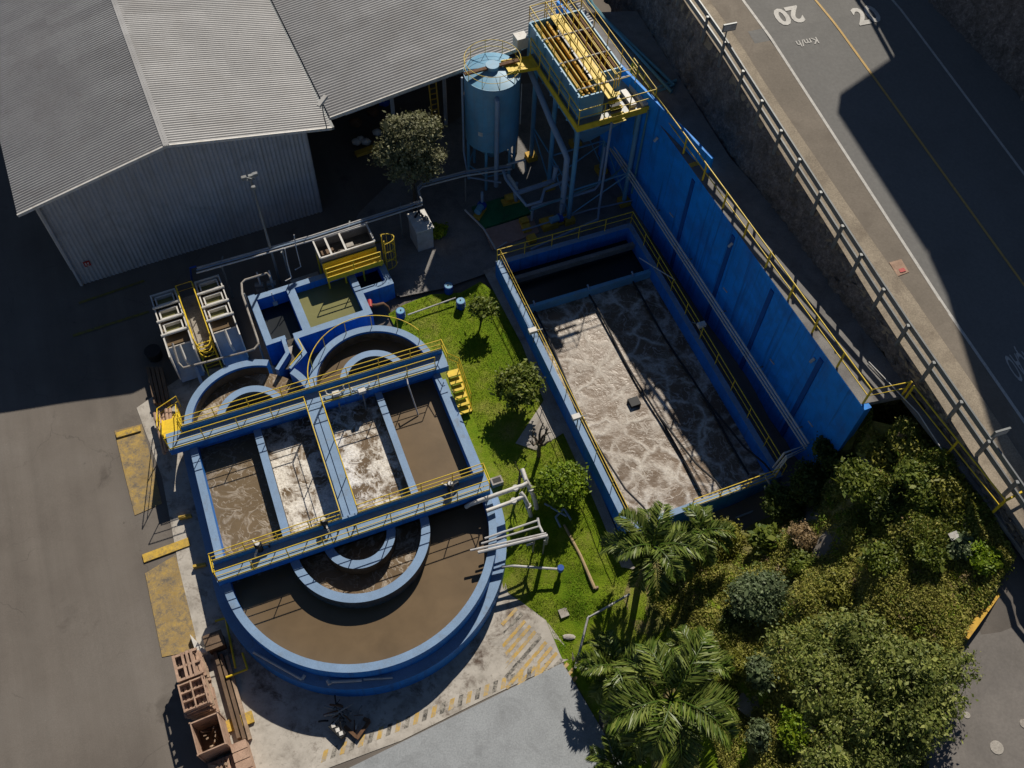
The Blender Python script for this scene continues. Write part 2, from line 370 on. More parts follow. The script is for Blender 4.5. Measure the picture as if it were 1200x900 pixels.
W_OLIVE = water_mat('olive_water', (.19,.18,.07), (.3,.29,.15), 0, .8, .25)
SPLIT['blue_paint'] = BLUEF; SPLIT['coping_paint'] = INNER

def yard_mat():
    m, nt, b, out = nodes('yard_asphalt'); v = coord(nt); a = math.radians(66)
    g = N_(nt, 'ShaderNodeNewGeometry'); mp = N_(nt, 'ShaderNodeMapping'); mp.inputs['Rotation'].default_value = (0, 0, a); nt.links.new(g.outputs['Position'], mp.inputs['Vector'])
    sc_ = N_(nt, 'ShaderNodeMapping'); sc_.inputs['Scale'].default_value = (.06, 1.0, 1.0); nt.links.new(mp.outputs[0], sc_.inputs['Vector'])
    c = ramp(nt, noise(nt, v, .16, 6, .6), [(.3, (.125,.107,.092)), (.5, (.158,.138,.119)), (.7, (.185,.165,.145))])
    st = ramp(nt, noise(nt, sc_.outputs[0], .9, 6, .6), [(.3, (.86,)*3), (.55, (1,)*3), (.75, (1.10,)*3)]); c = mixc(nt, 1.0, c, st, 'MULTIPLY')
    c = mixc(nt, ramp(nt, noise(nt, v, .33, 5, .6, .5), [(.62, (0,0,0)), (.70, (.55,)*3)]), c, (.085,.072,.062))
    c = mixc(nt, ramp(nt, noise(nt, v, 1.3, 4, .6), [(.70, (0,0,0)), (.76, (.7,)*3)]), c, (.07,.06,.053))
    c = mixc(nt, ramp(nt, noise(nt, v, 5, 3, .6), [(.72, (0,0,0)), (.76, (.5,)*3)]), c, (.27,.245,.215))
    vo = N_(nt, 'ShaderNodeTexVoronoi', feature='DISTANCE_TO_EDGE'); vo.inputs['Scale'].default_value = .22
    nn = N_(nt, 'ShaderNodeTexNoise'); nn.inputs['Scale'].default_value = 1.2; nn.inputs['Detail'].default_value = 6; nt.links.new(v, nn.inputs['Vector'])
    q = N_(nt, 'ShaderNodeVectorMath', operation='MULTIPLY_ADD'); nt.links.new(nn.outputs['Color'], q.inputs[0]); q.inputs[1].default_value = (1.1,)*3; nt.links.new(v, q.inputs[2]); nt.links.new(q.outputs[0], vo.inputs['Vector'])
    cr = ramp(nt, vo.outputs['Distance'], [(0, (.38,)*3), (.004, (.2,)*3), (.008, (0,0,0))]); cr = mixc(nt, 1.0, cr, ramp(nt, noise(nt, v, .3, 4), [(.5, (0,0,0)), (.58, (1,1,1))]), 'MULTIPLY'); c = mixc(nt, cr, c, (.06,.053,.047))
    c = mixc(nt, .10, c, ramp(nt, noise(nt, v, 26, 3, .6), [(.3, (0,0,0)), (.7, (1,1,1))]), 'OVERLAY')
    nt.links.new(c, b.inputs['Base Color']); b.inputs['Roughness'].default_value = .9; b.inputs['Specular IOR Level'].default_value = .2; bump(nt, b, noise(nt, v, 35, 4), .15, .008); return m
ASPH = yard_mat()
def streaked(m, col, amt, thresh=.52):       # rain streaks and grime running down a painted wall
    nt = m.node_tree; b = next(n for n in nt.nodes if n.type == 'BSDF_PRINCIPLED'); src = b.inputs['Base Color'].links[0].from_socket
    v = coord(nt, 1.0, (2.6, 2.6, .10)); k = ramp(nt, noise(nt, v, 1.5, 6, .65), [(thresh, (0,0,0)), (thresh+.16, (amt,)*3)])
    c = mixc(nt, k, src, col); v2 = coord(nt); k2 = ramp(nt, noise(nt, v2, .45, 6, .65), [(.5, (0,0,0)), (.66, (amt*.8,)*3)]); c = mixc(nt, k2, c, tuple(min(1, x*1.35+.02) for x in col)); nt.links.new(c, b.inputs['Base Color'])
streaked(BLUEW, (.012,.10,.34), .75); streaked(BLUEF, (.03,.10,.30), .6); streaked(BLUES, (.16,.26,.34), .55, .5); streaked(CLAD, (.30,.29,.28), .6, .5)
def sheeted(m, F_deg, pa, pb, var):           # separate roof sheets weather a little differently
    nt = m.node_tree; b = next(n for n in nt.nodes if n.type == 'BSDF_PRINCIPLED'); src = b.inputs['Base Color'].links[0].from_socket
    g = N_(nt, 'ShaderNodeNewGeometry'); mp = N_(nt, 'ShaderNodeMapping'); mp.vector_type = 'TEXTURE'; mp.inputs['Rotation'].default_value = (0, 0, math.radians(F_deg)); nt.links.new(g.outputs['Position'], mp.inputs['Vector'])
    sn = N_(nt, 'ShaderNodeVectorMath', operation='SNAP'); sn.inputs[1].default_value = (pa, pb, 50); nt.links.new(mp.outputs[0], sn.inputs[0]); wn_ = N_(nt, 'ShaderNodeTexWhiteNoise', noise_dimensions='2D'); nt.links.new(sn.outputs[0], wn_.inputs['Vector'])
    c = mixc(nt, 1.0, src, ramp(nt, wn_.outputs['Value'], [(0, (1-var,)*3), (.85, (1,)*3), (1, (1+var,)*3)]), 'MULTIPLY')
    v = coord(nt); c = mixc(nt, ramp(nt, noise(nt, v, .8, 8, .75), [(.60, (0,0,0)), (.72, (.45,)*3)]), c, (.22,.19,.165)); nt.links.new(c, b.inputs['Base Color'])
sheeted(ROOF, 26.46, 4.1, .88, .07)
# ------------------------------------------------------------------ ground sheets
from mathutils.geometry import delaunay_2d_cdt
def drape(name, poly, mat, off, step=1.0, zf=None, parent=None):        # a sheet cut to a polygon, lying on the terrain
    zf = zf or (lambda x, y: zt(x, y))
    q = [Vector(p[:2]) for p in poly]; n = len(q)
    xs = [p.x for p in q]; ys = [p.y for p in q]
    pts = list(q); edges = []
    for i in range(n):                                       # split long edges so that they follow the terrain
        a, b = q[i], q[(i+1)%n]; k = max(1, int((b-a).length/step)); prev = i
        for j in range(1, k):
            pts.append(a.lerp(b, j/k)); edges.append((prev, len(pts)-1)); prev = len(pts)-1
        edges.append((prev, (i+1)%n))
    x = min(xs)+step*.5
    while x < max(xs):
        y = min(ys)+step*.5
        while y < max(ys):
            ins = False; j = n-1
            for i in range(n):
                if (q[i].y > y) != (q[j].y > y) and x < (q[j].x-q[i].x)*(y-q[i].y)/(q[j].y-q[i].y)+q[i].x: ins = not ins
                j = i
            if ins: pts.append(Vector((x+random.uniform(-.1,.1)*step, y+random.uniform(-.1,.1)*step)))
            y += step
        x += step
    ov, oe, of, *_ = delaunay_2d_cdt(pts, edges, [], 1, 1e-4)
    V = [(p.x, p.y, zf(p.x, p.y)+off) for p in ov]
    mb = MB(); mb.add(V, [list(f) for f in of])
    ob = mb.build(name, mat, parent)
    return ob
def px_poly(pts): return [G(u, v) for u, v in pts]

# yard ground: one sheet to the horizon, fine near the site
gx = np.concatenate([[-3000,-800,-250,-120,-70], np.arange(-45, 45.1, 1.0), [60,90,200,800,3000]])
gy = np.concatenate([[-3000,-800,-200,-80,-30,-10], np.arange(0, 66.1, 1.0), [90,150,300,800,3000]])
XX, YY = np.meshgrid(gx, gy); ZZ = ztv(XX.ravel(), YY.ravel()); ZZ = ZZ-.02-.16*np.clip((ZZ-.05)/.3, 0, 1)
rr = np.hypot(XX.ravel(), YY.ravel()-30); ZZ = np.where(rr > 60, np.minimum(ZZ, .0)*0-.02, ZZ)
nx, ny = len(gx), len(gy)
F = [[j*nx+i, j*nx+i+1, (j+1)*nx+i+1, (j+1)*nx+i] for j in range(ny-1) for i in range(nx-1)]
struct(raw('ground', np.c_[XX.ravel(), YY.ravel(), ZZ], F, ASPH, loc=(0,0,0)))

# stained concrete apron round the ring tank
apron = px_poly([(160,478),(215,440),(300,420),(420,470),(560,560),(596,696),(612,706),(640,727),(672,770),(560,823),(470,868),(385,900),(380,930),(262,930),(255,890),(236,800),(222,740),(205,640),(190,560)])
m, nt, b, out = nodes('apron_concrete'); v = coord(nt)
c = ramp(nt, noise(nt, v, .9, 8, .7), [(.28, (.22,.195,.165)), (.5, (.43,.395,.345)), (.72, (.54,.50,.44))])
c = mixc(nt, ramp(nt, noise(nt, v, .55, 7, .75, .4), [(.53, (0,0,0)), (.66, (.9,)*3)]), c, (.075,.045,.03))
c = mixc(nt, ramp(nt, noise(nt, v, 4.5, 6, .75), [(.56, (0,0,0)), (.7, (.6,)*3)]), c, (.12,.10,.085))
nt.links.new(c, b.inputs['Base Color']); b.inputs['Roughness'].default_value = .92; b.inputs['Specular IOR Level'].default_value = .2
bump(nt, b, noise(nt, v, 25, 5), .3, .01)
struct(drape('apron', apron, m, .004))
# lawn
def lawn_mat():
    m, nt, b, out = nodes('lawn_grass'); v = coord(nt)
    c = ramp(nt, noise(nt, v, .5, 7, .7), [(.34, (.10,.185,.008)), (.50, (.175,.245,.016)), (.66, (.28,.27,.07)), (.78, (.36,.30,.15))])
    c = mixc(nt, .55, c, ramp(nt, noise(nt, v, 9, 6, .8), [(.3, (.3,.3,.25)), (.7, (.75,.75,.6))]), 'OVERLAY')
    nt.links.new(c, b.inputs['Base Color']); b.inputs['Roughness'].default_value = .95; b.inputs['Specular IOR Level'].default_value = .1
    bump(nt, b, noise(nt, v, 18, 6, .8), .9, .06); return m
LAWN = lawn_mat()
lawn_poly = px_poly([(455,368),(505,345),(540,343),(563,330),(583,345),(612,402),(632,445),(652,490),(690,572),(716,625),(745,650),(800,640),(860,640),(900,700),(1000,760),(1000,930),(720,930),(728,895),(660,775),(640,727),(612,706),(590,690),(580,640),(566,560),(522,470),(505,425),(465,388)])
struct(drape('lawn', lawn_poly, LAWN, .008, .8))
def slope_mat():
    m, nt, b, out = nodes('slope_soil'); v = coord(nt)
    c = ramp(nt, noise(nt, v, .7, 7, .7), [(.3, (.08,.095,.015)), (.5, (.17,.17,.04)), (.65, (.29,.23,.10)), (.8, (.34,.27,.16))])
    nt.links.new(c, b.inputs['Base Color']); b.inputs['Roughness'].default_value = .95
    bump(nt, b, noise(nt, v, 8, 6, .8), .9, .1); return m
slope_poly = px_poly([(745,655),(800,645),(850,636),(885,612),(940,600),(962,565),(1000,505),(1020,478),(1056,462),(1168,604),(1192,652),(1140,740),(1110,800),(1085,900),(1080,950),(800,950),(760,900),(760,780),(730,700)])
struct(drape('slope', slope_poly, slope_mat(), .016, .8))
# grey concrete path beside the basin, terrace under the process units
struct(drape('path', px_poly([(566,318),(583,312),(640,430),(730,640),(745,668),(728,665),(692,578),(660,508),(628,528),(604,520),(637,470),(612,405)]), CONC, .05))
struct(drape('terrace', px_poly([(440,338),(470,348),(520,338),(566,322),(584,312),(600,330),(760,290),(770,190),(720,90),(600,100),(520,150),(420,250),(405,290)]), CONCG, .012, 1.2))
# worn yellow parking marks on the yard
for q in ([(134,505),(166,497),(178,540),(190,590),(158,604),(147,560)], [(170,672),(206,650),(229,744),(232,762),(190,770)]):
    struct(drape('floor_marking', px_poly(q), YPATCH, .009, .7))
for q in ([(92,354),(168,328),(170,330),(93,356.5)], [(85,392),(174,364),(175,366.5),(86,395)], [(300,300),(375,276),(376,278),(301,302)], [(380,301),(450,281),(451,283),(381,303)]):
    struct(drape('painted_line', px_poly(q), YLINE, .012, 1.5))
# slanting yellow and black stripes on the apron
A_ = np.array(G(612,712)); B_ = np.array(G(480,868)); C_ = np.array(G(660,772))
sd = np.array(P(620,740))-np.array(P(642,715)); sd /= np.linalg.norm(sd)
ss = np.array(P(655,765))-np.array(P(600,712)); ss /= np.linalg.norm(ss)
k = 0
for i in range(13):
    o = np.array(G(604,712))+ss*(i*.33)
    ln = 1.0+.28*i if i < 8 else 3.1-.3*(i-8)
    st = o+sd*(.15 if i > 1 else .0)
    q = [st, st+sd*ln, st+sd*ln+ss*.15, st+ss*.15]
    struct(drape('painted_stripe', [tuple(p) for p in q], YSTRIPE if i % 2 == 0 else BSTRIPE if i % 4 == 1 else YSTRIPE, .009+.0, .8))
ed = np.array(P(640,787))-np.array(P(380,893)); L = np.linalg.norm(ed); ed /= L; en = np.array([-ed[1], ed[0], 0])
for i in range(26):
    o = np.array(P(376,894))+ed*(i*.40); dgn = en*.42+ed*.25
    q = [o, o+ed*.21, o+ed*.21+dgn, o+dgn]
    struct(drape('painted_stripe', [tuple(p) for p in q], YSTRIPE if i % 2 == 0 else BSTRIPE, .009, .8))
# blue-grey slab at the bottom
sl = [P(*q, .06) for q in ((399,905),(659,777),(735,905),(745,960),(380,960))]
mb = MB(); mb.prism([p[:2] for p in sl], -.3, .075); struct(mb.build('pavement', SLAB))
# parking bay above the slope
pk = [P(u, v, 6.65) for u, v in ((1197,655),(1131,746),(1105,800),(1080,905),(1070,1000),(1500,1000),(1500,720),(1260,690))]
mb = MB(); mb.prism([p[:2] for p in pk], 5.6, 6.68); struct(mb.build('parking', PARK))

# ------------------------------------------------------------------ road, verge and walkway
def road_sheet(name, pts, mat, off):
    q = [rn(R(u, v)) for u, v in pts]
    mb = MB(); mb.add([rd(n, d, zroad(d)+off) for n, d in q], [list(range(len(q)))]); return struct(mb.build(name, mat))
def road_strip(name, n0, n1, d0, d1, mat, off, thick=0):
    mb = MB(); ds = np.linspace(d0, d1, 72); V = []
    for d in ds: V += [rd(n0,d,zroad(d)+off), rd(n1,d,zroad(d)+off), rd(n1,d,zroad(d)+off-thick), rd(n0,d,zroad(d)+off-thick)]
    k = len(ds); mb.add(V, [[4*i+j, 4*i+(j+1)%4, 4*i+4+(j+1)%4, 4*i+4+j] for i in range(k-1) for j in range(4)]+[[0,1,2,3], [4*k-1,4*k-2,4*k-3,4*k-4]])
    return struct(mb.build(name, mat))
def line_strip(name, pa, pb, w, mat, off, ext=14):
    a, b_ = np.array(rn(R(*pa))), np.array(rn(R(*pb))); t = (b_-a)/np.linalg.norm(b_-a); a = a-t*ext; b_ = b_+t*ext; nn = np.array([t[1], -t[0]])*w/2
    S_ = np.linspace(0, 1, 60); mb = MB(); V = []
    for s in S_:
        for sg in (-1, 1): p = a+(b_-a)*s+nn*sg; V.append(rd(p[0], p[1], zroad(p[1])+off))
    mb.add(V, [[2*i,2*i+1,2*i+3,2*i+2] for i in range(len(S_)-1)]); return struct(mb.build(name, mat))
road_strip('road', 24.2, 37.5, -62, 8, ROADM, 0, .5)
w0, w1 = rn(R(870,0)), rn(R(1200,495)); wn = lambda d: w0[0]+(w1[0]-w0[0])*(d-w0[1])/(w1[1]-w0[1])-.05
mb = MB()
eL = [rn(R(*q, .05)) for q in ((800,0),(858,85),(925,195),(981,284),(1032,368),(1092,458),(1172,585))]; eL = [(eL[0][0]-.2,-62)]+eL+[(eL[-1][0]+.6, 8)]
eR = [rn(R(*q)) for q in ((830,0),(900,105),(968,205),(1033,300),(1069,348),(1140,452),(1205,550))]; eR = [(eR[0][0]-.1,-62)]+eR+[(eR[-1][0]+.7, 8)]
vd_ = np.linspace(-61.9, 7.9, 40); fL = lambda d: np.interp(d, [q[1] for q in eL], [q[0] for q in eL]); fR = lambda d: np.interp(d, [q[1] for q in eR], [q[0] for q in eR])
for da, db in zip(vd_[:-1], vd_[1:]):
    q = [(fL(da),da), (fR(da),da), (fR(db),db), (fL(db),db)]
    mb.prism([rd(n,d,0)[:2] for n, d in q], [zroad(d)-.6 for n, d in q], [zroad(d)+.06 for n, d in q])
struct(mb.build('verge', VERGE))
mb = MB()
for da, db in zip(vd_[:-1], vd_[1:]):
    q = [(fR(da),da), (wn(da),da), (wn(db),db), (fR(db),db)]
    mb.add([rd(n, d, zroad(d)+.012) for n, d in q], [[0,1,2,3]])
struct(mb.build('road_shoulder', ROADS))
line_strip('road_edge_line', (870,0), (1200,495), .14, ROADP, .022)
line_strip('road_centre_line', (955,0), (1200,335), .12, ROADY, .018)
line_strip('road_edge_line', (1045,0), (1200,205), .13, ROADP, .018)
def road_text(name, s, px, width, height, up_down=True, gap=0):
    cu = bpy.data.curves.new('t', 'FONT'); cu.body = s; cu.align_x = 'CENTER'; cu.align_y = 'CENTER'; cu.resolution_u = 3; cu.offset = gap
    o = bpy.data.objects.new('t', cu); COL.objects.link(o); dg = bpy.context.evaluated_depsgraph_get()
    me = bpy.data.meshes.new_from_object(o.evaluated_get(dg)); bpy.data.objects.remove(o)
    V = np.array([q.co[:] for q in me.vertices]); mn, mx = V.min(0), V.max(0); c = (mn+mx)/2
    n0, d0 = rn(R(*px)); s_ = -1 if up_down else 1
    out = []
    for x, y, z in V:
        dn = s_*(x-c[0])/(mx[0]-mn[0])*width; dd = -s_*(y-c[1])/(mx[1]-mn[1])*height
        out.append(rd(n0+dn, d0+dd, zroad(d0+dd)+.02))
    mb = MB(); mb.add(out, [list(p.vertices) for p in me.polygons]); ob = mb.build(name, ROADP); bpy.data.meshes.remove(me); return struct(ob)
road_text('speed_marking', '20', (924,19), 1.45, 1.25, True, .035)
road_text('speed_marking', 'Km/h', (946,50), 1.15, .42, True, .01)
road_text('speed_marking', '20', (1015,18), 1.35, 1.25, False, .035)
road_text('road_lettering', 'ATENÇÃO', (1207,427), 1.95, 1.9, True, .012)
# stone retaining wall between walkway and road
def rock_mat():
    m, nt, b, out = nodes('dark_stone'); v = coord(nt)
    vo = N_(nt, 'ShaderNodeTexVoronoi'); vo.inputs['Scale'].default_value = 2.6; nt.links.new(v, vo.inputs['Vector'])
    c = ramp(nt, noise(nt, v, 6, 7, .8), [(.3, (.07,.06,.06)), (.52, (.21,.185,.175)), (.72, (.44,.40,.38))])
    c = mixc(nt, .5, c, ramp(nt, vo.outputs['Color'], [(.2, (.45,)*3), (.8, (1.1,)*3)]), 'MULTIPLY')
    c = mixc(nt, ramp(nt, noise(nt, v, .8, 5), [(.5, (0,0,0)), (.7, (.6,)*3)]), c, (.06,.05,.04))
    nt.links.new(c, b.inputs['Base Color']); b.inputs['Roughness'].default_value = .95
    bump(nt, b, noise(nt, v, 9, 6, .75), 1.0, .1); return m
ROCK = rock_mat()
fw0, fw1 = rn(R(1085,0)), rn(R(1200,120))
def rock_face(name, base, topf, label, step=.22):       # base: list of (n,d,z); topf(d) -> (n,z)
    B = np.array(base, float); V = []; rows = 12
    seg = np.r_[0, np.cumsum(np.hypot(*np.diff(B[:, :2], axis=0).T))]; L = seg[-1]; cols = int(L/step)
    for i in range(cols+1):
        s = L*i/cols; n, d, z = (np.interp(s, seg, B[:, k]) for k in range(3)); tn, tz = topf(d)
        for j in range(rows+1):
            t = j/rows; q = rd(n+(tn-n)*t, d, z+(tz-z)*t)
            jt = 0 if j == rows else .11
            V.append((q[0]+rng.uniform(-jt, jt), q[1]+rng.uniform(-jt, jt), q[2]+(rng.uniform(-.07, .07) if 0 < j < rows else 0)))
    F = [[i*(rows+1)+j, (i+1)*(rows+1)+j, (i+1)*(rows+1)+j+1, i*(rows+1)+j+1] for i in range(cols) for j in range(rows)]
    ob = raw(name, V, F, ROCK); return tag(ob, label, 'wall')
def etop(d): return (np.interp(d, [q[1] for q in eL], [q[0] for q in eL])-.01, zroad(d)+.05)
rock_face('stone_retaining_wall', [(21.7,-62,5.0),(21.7,-38,6.0),(21.9,-30,7.0),(22.4,-26.5,7.6),(22.9,-21,8),(23.45,-16,8),(23.75,-12,8),(23.9,-8,7.9),(24.2,2,7.7)], etop, 'dark rubble stone retaining wall holding up the road behind the guard rail')
rock_face('stone_retaining_wall', [(fw0[0]-.1,-62,zroad(-62)-.1),(*fw0,zroad(fw0[1])-.1),(*fw1,zroad(fw1[1])-.1),(fw1[0]+1.4,-16,zroad(-16)-.1),(fw1[0]+1.9,-5,zroad(-5)-.1)],
          lambda d: (np.interp(d, [-62,-36,-27,-16,-5],[fw0[0]+.5,fw0[0]+.5,fw1[0]+.5,fw1[0]+2,fw1[0]+2.7]), zroad(d)+5.7), 'tall dark stone wall along the far side of the road, in the top right corner')
mb = MB(); mb.prism([rd(n,d,0)[:2] for n, d in ((fw0[0]+.5,-62),(fw0[0]+.5,-36),(fw1[0]+.5,-27),(fw1[0]+2,-16),(fw1[0]+2.7,-5),(60,-5),(60,-62))], 5, [zroad(d)+5.69 for d in (-62,-36,-27,-16,-5,-5,-62)]); struct(mb.build('upper_terrace', CONCG))
# concrete walkway on top of the blue wall
wd = (0.4286, -0.9035)
def wl(t, off, z): return (WM[0]*(WK+off)+wd[0]*t, WM[1]*(WK+off)+wd[1]*t, z)   # along the blue wall: t metres down it, off metres behind its face
tA = np.dot(P(700,55,8)[:2], wd); tB = np.dot(P(1008,474,8)[:2], wd)
q = [wl(tA-3, .015, 0)[:2], wl(tB, .015, 0)[:2], P(1058,464,8)[:2], P(1168,604,8)[:2], P(1230,690,8)[:2], rd(24.6,4,0)[:2], rd(23.95,-9,0)[:2], rd(23.1,-20,0)[:2], rd(22.6,-26,0)[:2], rd(21.9,-30,0)[:2], rd(21.7,-42,0)[:2]]
mb = MB(); mb.prism(q, 7.75, 8.0); struct(mb.build('walkway', CONCG))
mb = MB(); mb.prism([wl(tA-3.2,.02,0)[:2], wl(tA-14,.02,0)[:2], rd(20.5,-40,0)[:2], rd(21.9,-30,0)[:2]], 5.5, 5.7); struct(mb.build('lower_walkway', CONCG))

# ------------------------------------------------------------------ the shading building beyond the frame
def kup(px, h): p = R(*px); return (p[0]+.23*h, p[1]+1.10*h, p[2]+h)
Cc, Dd = kup((981,133),18.0), kup((1088,270),18.0); a1, b1 = kup((1040,72),16.7), kup((985,107),16.7)
bl = thing('office_building', (Cc[0]+6, Cc[1], 14.5), 'tall plain grey building with a thick overhanging roof beyond the road', 'building')
ab = np.array(a1[:2])-np.array(b1[:2]); ab /= np.linalg.norm(ab)
for i in (5, 12): MB().bar((Cc[0]+ab[0]*i, Cc[1]+ab[1]*i-2, 12), (Cc[0]+ab[0]*i, Cc[1]+ab[1]*i-2, a1[2]), .6).build('column', CONCG, bl)
mb = MB(); o = .02; mb.prism([(Cc[0]+ab[0]*.01, Cc[1]+ab[1]*.01), Dd[:2], (Dd[0]+ab[0]*13.9, Dd[1]+ab[1]*13.9), (Cc[0]+ab[0]*13.9, Cc[1]+ab[1]*13.9)], a1[2], Cc[2]); mb.build('roof', CONCG, bl)
Ee, Ff, Gg, Hh = kup((1088,300),19.2), kup((1110,340),19.2), kup((1160,480),19.2), kup((1225,620),19.2)
mb = MB(); mb.prism([Ee[:2], Ff[:2], Gg[:2], Hh[:2], (Hh[0]+14, Hh[1]+6), (Ee[0]+14, Ee[1]+6)], 12, Ee[2]); mb.build('wing', CONCG, bl)

# guard rail on top of the far wall
gd2 = thing('guard_rail', rd(35.5, -36, zroad(-36)+5.7), 'two-rail guard rail on top of the tall stone wall beyond the road', 'guard rail')
g2 = lambda d, h: rd(np.interp(d, [-62,-36,-27,-16,-5],[fw0[0]+.7,fw0[0]+.7,fw1[0]+.7,fw1[0]+2.2,fw1[0]+2.9]), d, zroad(d)+5.7+h)
for h, nm in ((.5,'lower_rail'), (1.05,'upper_rail')):
    m_ = MB(); ds = np.linspace(-60, -36, 9)
    for a, b_ in zip(ds[:-1], ds[1:]): m_.bar(g2(a,h), g2(b_,h), .08, .28)
    m_.build(nm, STEEL, gd2)
for d in np.arange(-60, -35.5, 2.0): MB().bar(g2(d,-.2), g2(d,1.15), .14, .12).build('post', STEEL, gd2)
# ------------------------------------------------------------------ rails
def railing(parent, path, h=1.06, spacing=1.45, mat=None, r=.025, mid=True, kick=None, closed=False, post=None, names=('top_rail','mid_rail','post')):
    mat = mat or YEL; pts = [Vector(p) for p in path]
    up = Vector((0, 0, 1))
    MB().tube([p+up*h for p in pts], r, 6).build(names[0], mat, parent)
    if mid: MB().tube([p+up*h*.54 for p in pts], r*.8, 6).build(names[1], mat, parent)
    if kick:
        kb = MB()
        for a, b in zip(pts[:-1], pts[1:]): kb.bar(a+up*(kick/2+.02), b+up*(kick/2+.02), .02, kick)
        kb.build('kick_plate', mat, parent)
    ps = [pts[0]]
    for a, b in zip(pts[:-1], pts[1:]):
        k = max(1, round((b-a).length/spacing))
        ps += [a.lerp(b, i/k) for i in range(1, k+1)]
    for p in ps: MB().tube([p, p+up*h], (post or r*.95), 6).build(names[2], mat, parent)
def corr_sheet(name, F, a0, a1, b0, b1, zf, mat, parent, pitch=.17, amp=.035, along='a'):
    # corrugated roof: profile repeats along b, sheet runs along a ; zf(a) height
    V = []; Fc = []
    n = int((b1-b0)/pitch); prof = [(0,0),(.28,0),(.42,1),(.86,1)]
    rows = [(b0+(i+x)*pitch, y*amp) for i in range(n) for x, y in prof]+[(b0+n*pitch, 0)]
    aa = [a0, a1]
    for b, h in rows:
        for a in aa: V.append(F(a, b, zf(a)+h))
    for i in range(len(rows)-1): Fc.append([2*i, 2*i+1, 2*i+3, 2*i+2])
    return raw(name, V, Fc, mat, parent)
def clad_wall(name, p0, p1, z0, ztop, mat, parent, pitch=.22, amp=.04, out=1):
    # vertical corrugations from p0 to p1 (2D), top height given by ztop(t)
    a = np.array(p0[:2]); b = np.array(p1[:2]); L = np.linalg.norm(b-a); d = (b-a)/L; nn = np.array([d[1], -d[0]])*out
    V = []; Fc = []; n = int(L/pitch)
    rows = [((i+x)*pitch, y*amp) for i in range(n) for x, y in [(0,0),(.5,0),(.6,1),(.9,1)]]+[(L, 0)]
    for s, h in rows:
        p = a+d*s+nn*h
        for z in (z0, ztop(s/L)): V.append((p[0], p[1], z))
    for i in range(len(rows)-1): Fc.append([2*i, 2*i+1, 2*i+3, 2*i+2])
    return raw(name, V, Fc, mat, parent)

# ------------------------------------------------------------------ gabled warehouse
wh = thing('warehouse', W(7, 10), 'grey gabled warehouse with ribbed metal roof and pale ribbed end wall', 'warehouse')
zl = lambda a: 6.6+(a+.93)*(8.3-6.6)/(6.75+.93)
zr_ = lambda a: 8.3-(a-6.75)*(8.3-6.55)/(14.9-6.75)
corr_sheet('roof_slope', W, -.95, 6.75, -.62, 34, zl, ROOF, wh, .175, .065); corr_sheet('roof_slope', W, 6.75, 14.95, -.72, 34, zr_, ROOF, wh, .175, .065)
MB().prism([W(6.6,-.7)[:2], W(6.9,-.7)[:2], W(6.9,34)[:2], W(6.6,34)[:2]], 8.24, 8.36).build('ridge_cap', ROOF, wh)
clad_wall('gable_wall', W(0,0), W(13.72,0), .0, lambda t: (zl(13.72*t) if 13.72*t < 6.75 else zr_(13.72*t))-.1, CLAD, wh)
clad_wall('side_wall', W(0,34), W(0,2.3), .0, lambda t: 6.4, CLAD, wh); clad_wall('side_wall', W(13.72,0), W(13.72,34), .0, lambda t: 6.4, CLAD, wh)
f = MB()
for (a0, a1, fn) in ((-.95, 6.75, zl), (6.75, 14.95, zr_)):
    f.bar(W(a0,-.68,fn(a0)-.02), W(a1,-.68,fn(a1)-.02), .10, .16)
f.build('barge_board', WHITE, wh)
g = MB(); g.bar(W(14.98,-.7,6.5), W(14.98,34,6.5), .22, .16); g.build('gutter', STEEL, wh)
MB().bar(W(-.05,-.05,0), W(-.05,-.05,6.3), .14, .14).build('corner_post', CLAD, wh)
MB().bar(W(-.35,1.3,0), W(-.35,.9,6.3), .10, .10).build('downpipe', WHITE, wh)
MB().fbox(W, -.1, .05, .6, 2.2, 0, 3.0).build('side_door', CLAD, wh)
sg = plane_at(102, 309, (W.B[0], W.B[1]), np.dot(W(0,-.06)[:2], W.B)); s = MB()
sa = W.inv(sg)[0]
sgn = MB(); sgn.fbox(W, sa-.17, sa+.17, -.075, -.055, sg[2]-.19, sg[2]+.19); so = sgn.build('fire_sign', REDM, wh)
s2 = MB(); s2.fbox(W, sa-.10, sa-.04, -.084, -.076, sg[2]-.10, sg[2]+.11); s2.fbox(W, sa+.02, sa+.1, -.084, -.076, sg[2]-.02, sg[2]+.09); s2.fbox(W, sa-.02, sa+.08, -.084, -.076, sg[2]-.13, sg[2]-.08); s2.build('sign_symbol', WHITE, so)

# open shed to the right of it
sh = thing('open_shed', W(21, 10, .3), 'open-fronted shed with pale ribbed roof behind the leafy tree', 'shed')
zs = lambda a: 6.62+(a-15.0)*.105
corr_sheet('roof_slope', W, 15.1, 30.5, .05, 32, zs, ROOF, sh, .2, .065)
MB().bar(W(15.1,.0,zs(15.1)-.06), W(30.5,.0,zs(30.5)-.06), .08, .2).build('barge_board', WHITE, sh)
cw = W(15.2,.3); MB().prism([W(16.0,.2)[:2], W(26.4,.2)[:2], W(26.4,.26)[:2], W(16.0,.26)[:2]], [zs(16)-.42, zs(26.4)-.42, zs(26.4)-.42, zs(16)-.42], [zs(16)-.05, zs(26.4)-.05, zs(26.4)-.05, zs(16)-.05]).build('fascia', CLAD, sh)
clad_wall('rear_wall', W(15.2,7.5), W(26.4,7.5), 0, lambda t: 6.4, CLAD, sh)
for a in (19.6, 22.9): MB().bar(W(a,3.5,.2), W(a,3.5,6.5), .2, .2).build('column', CLAD, sh)
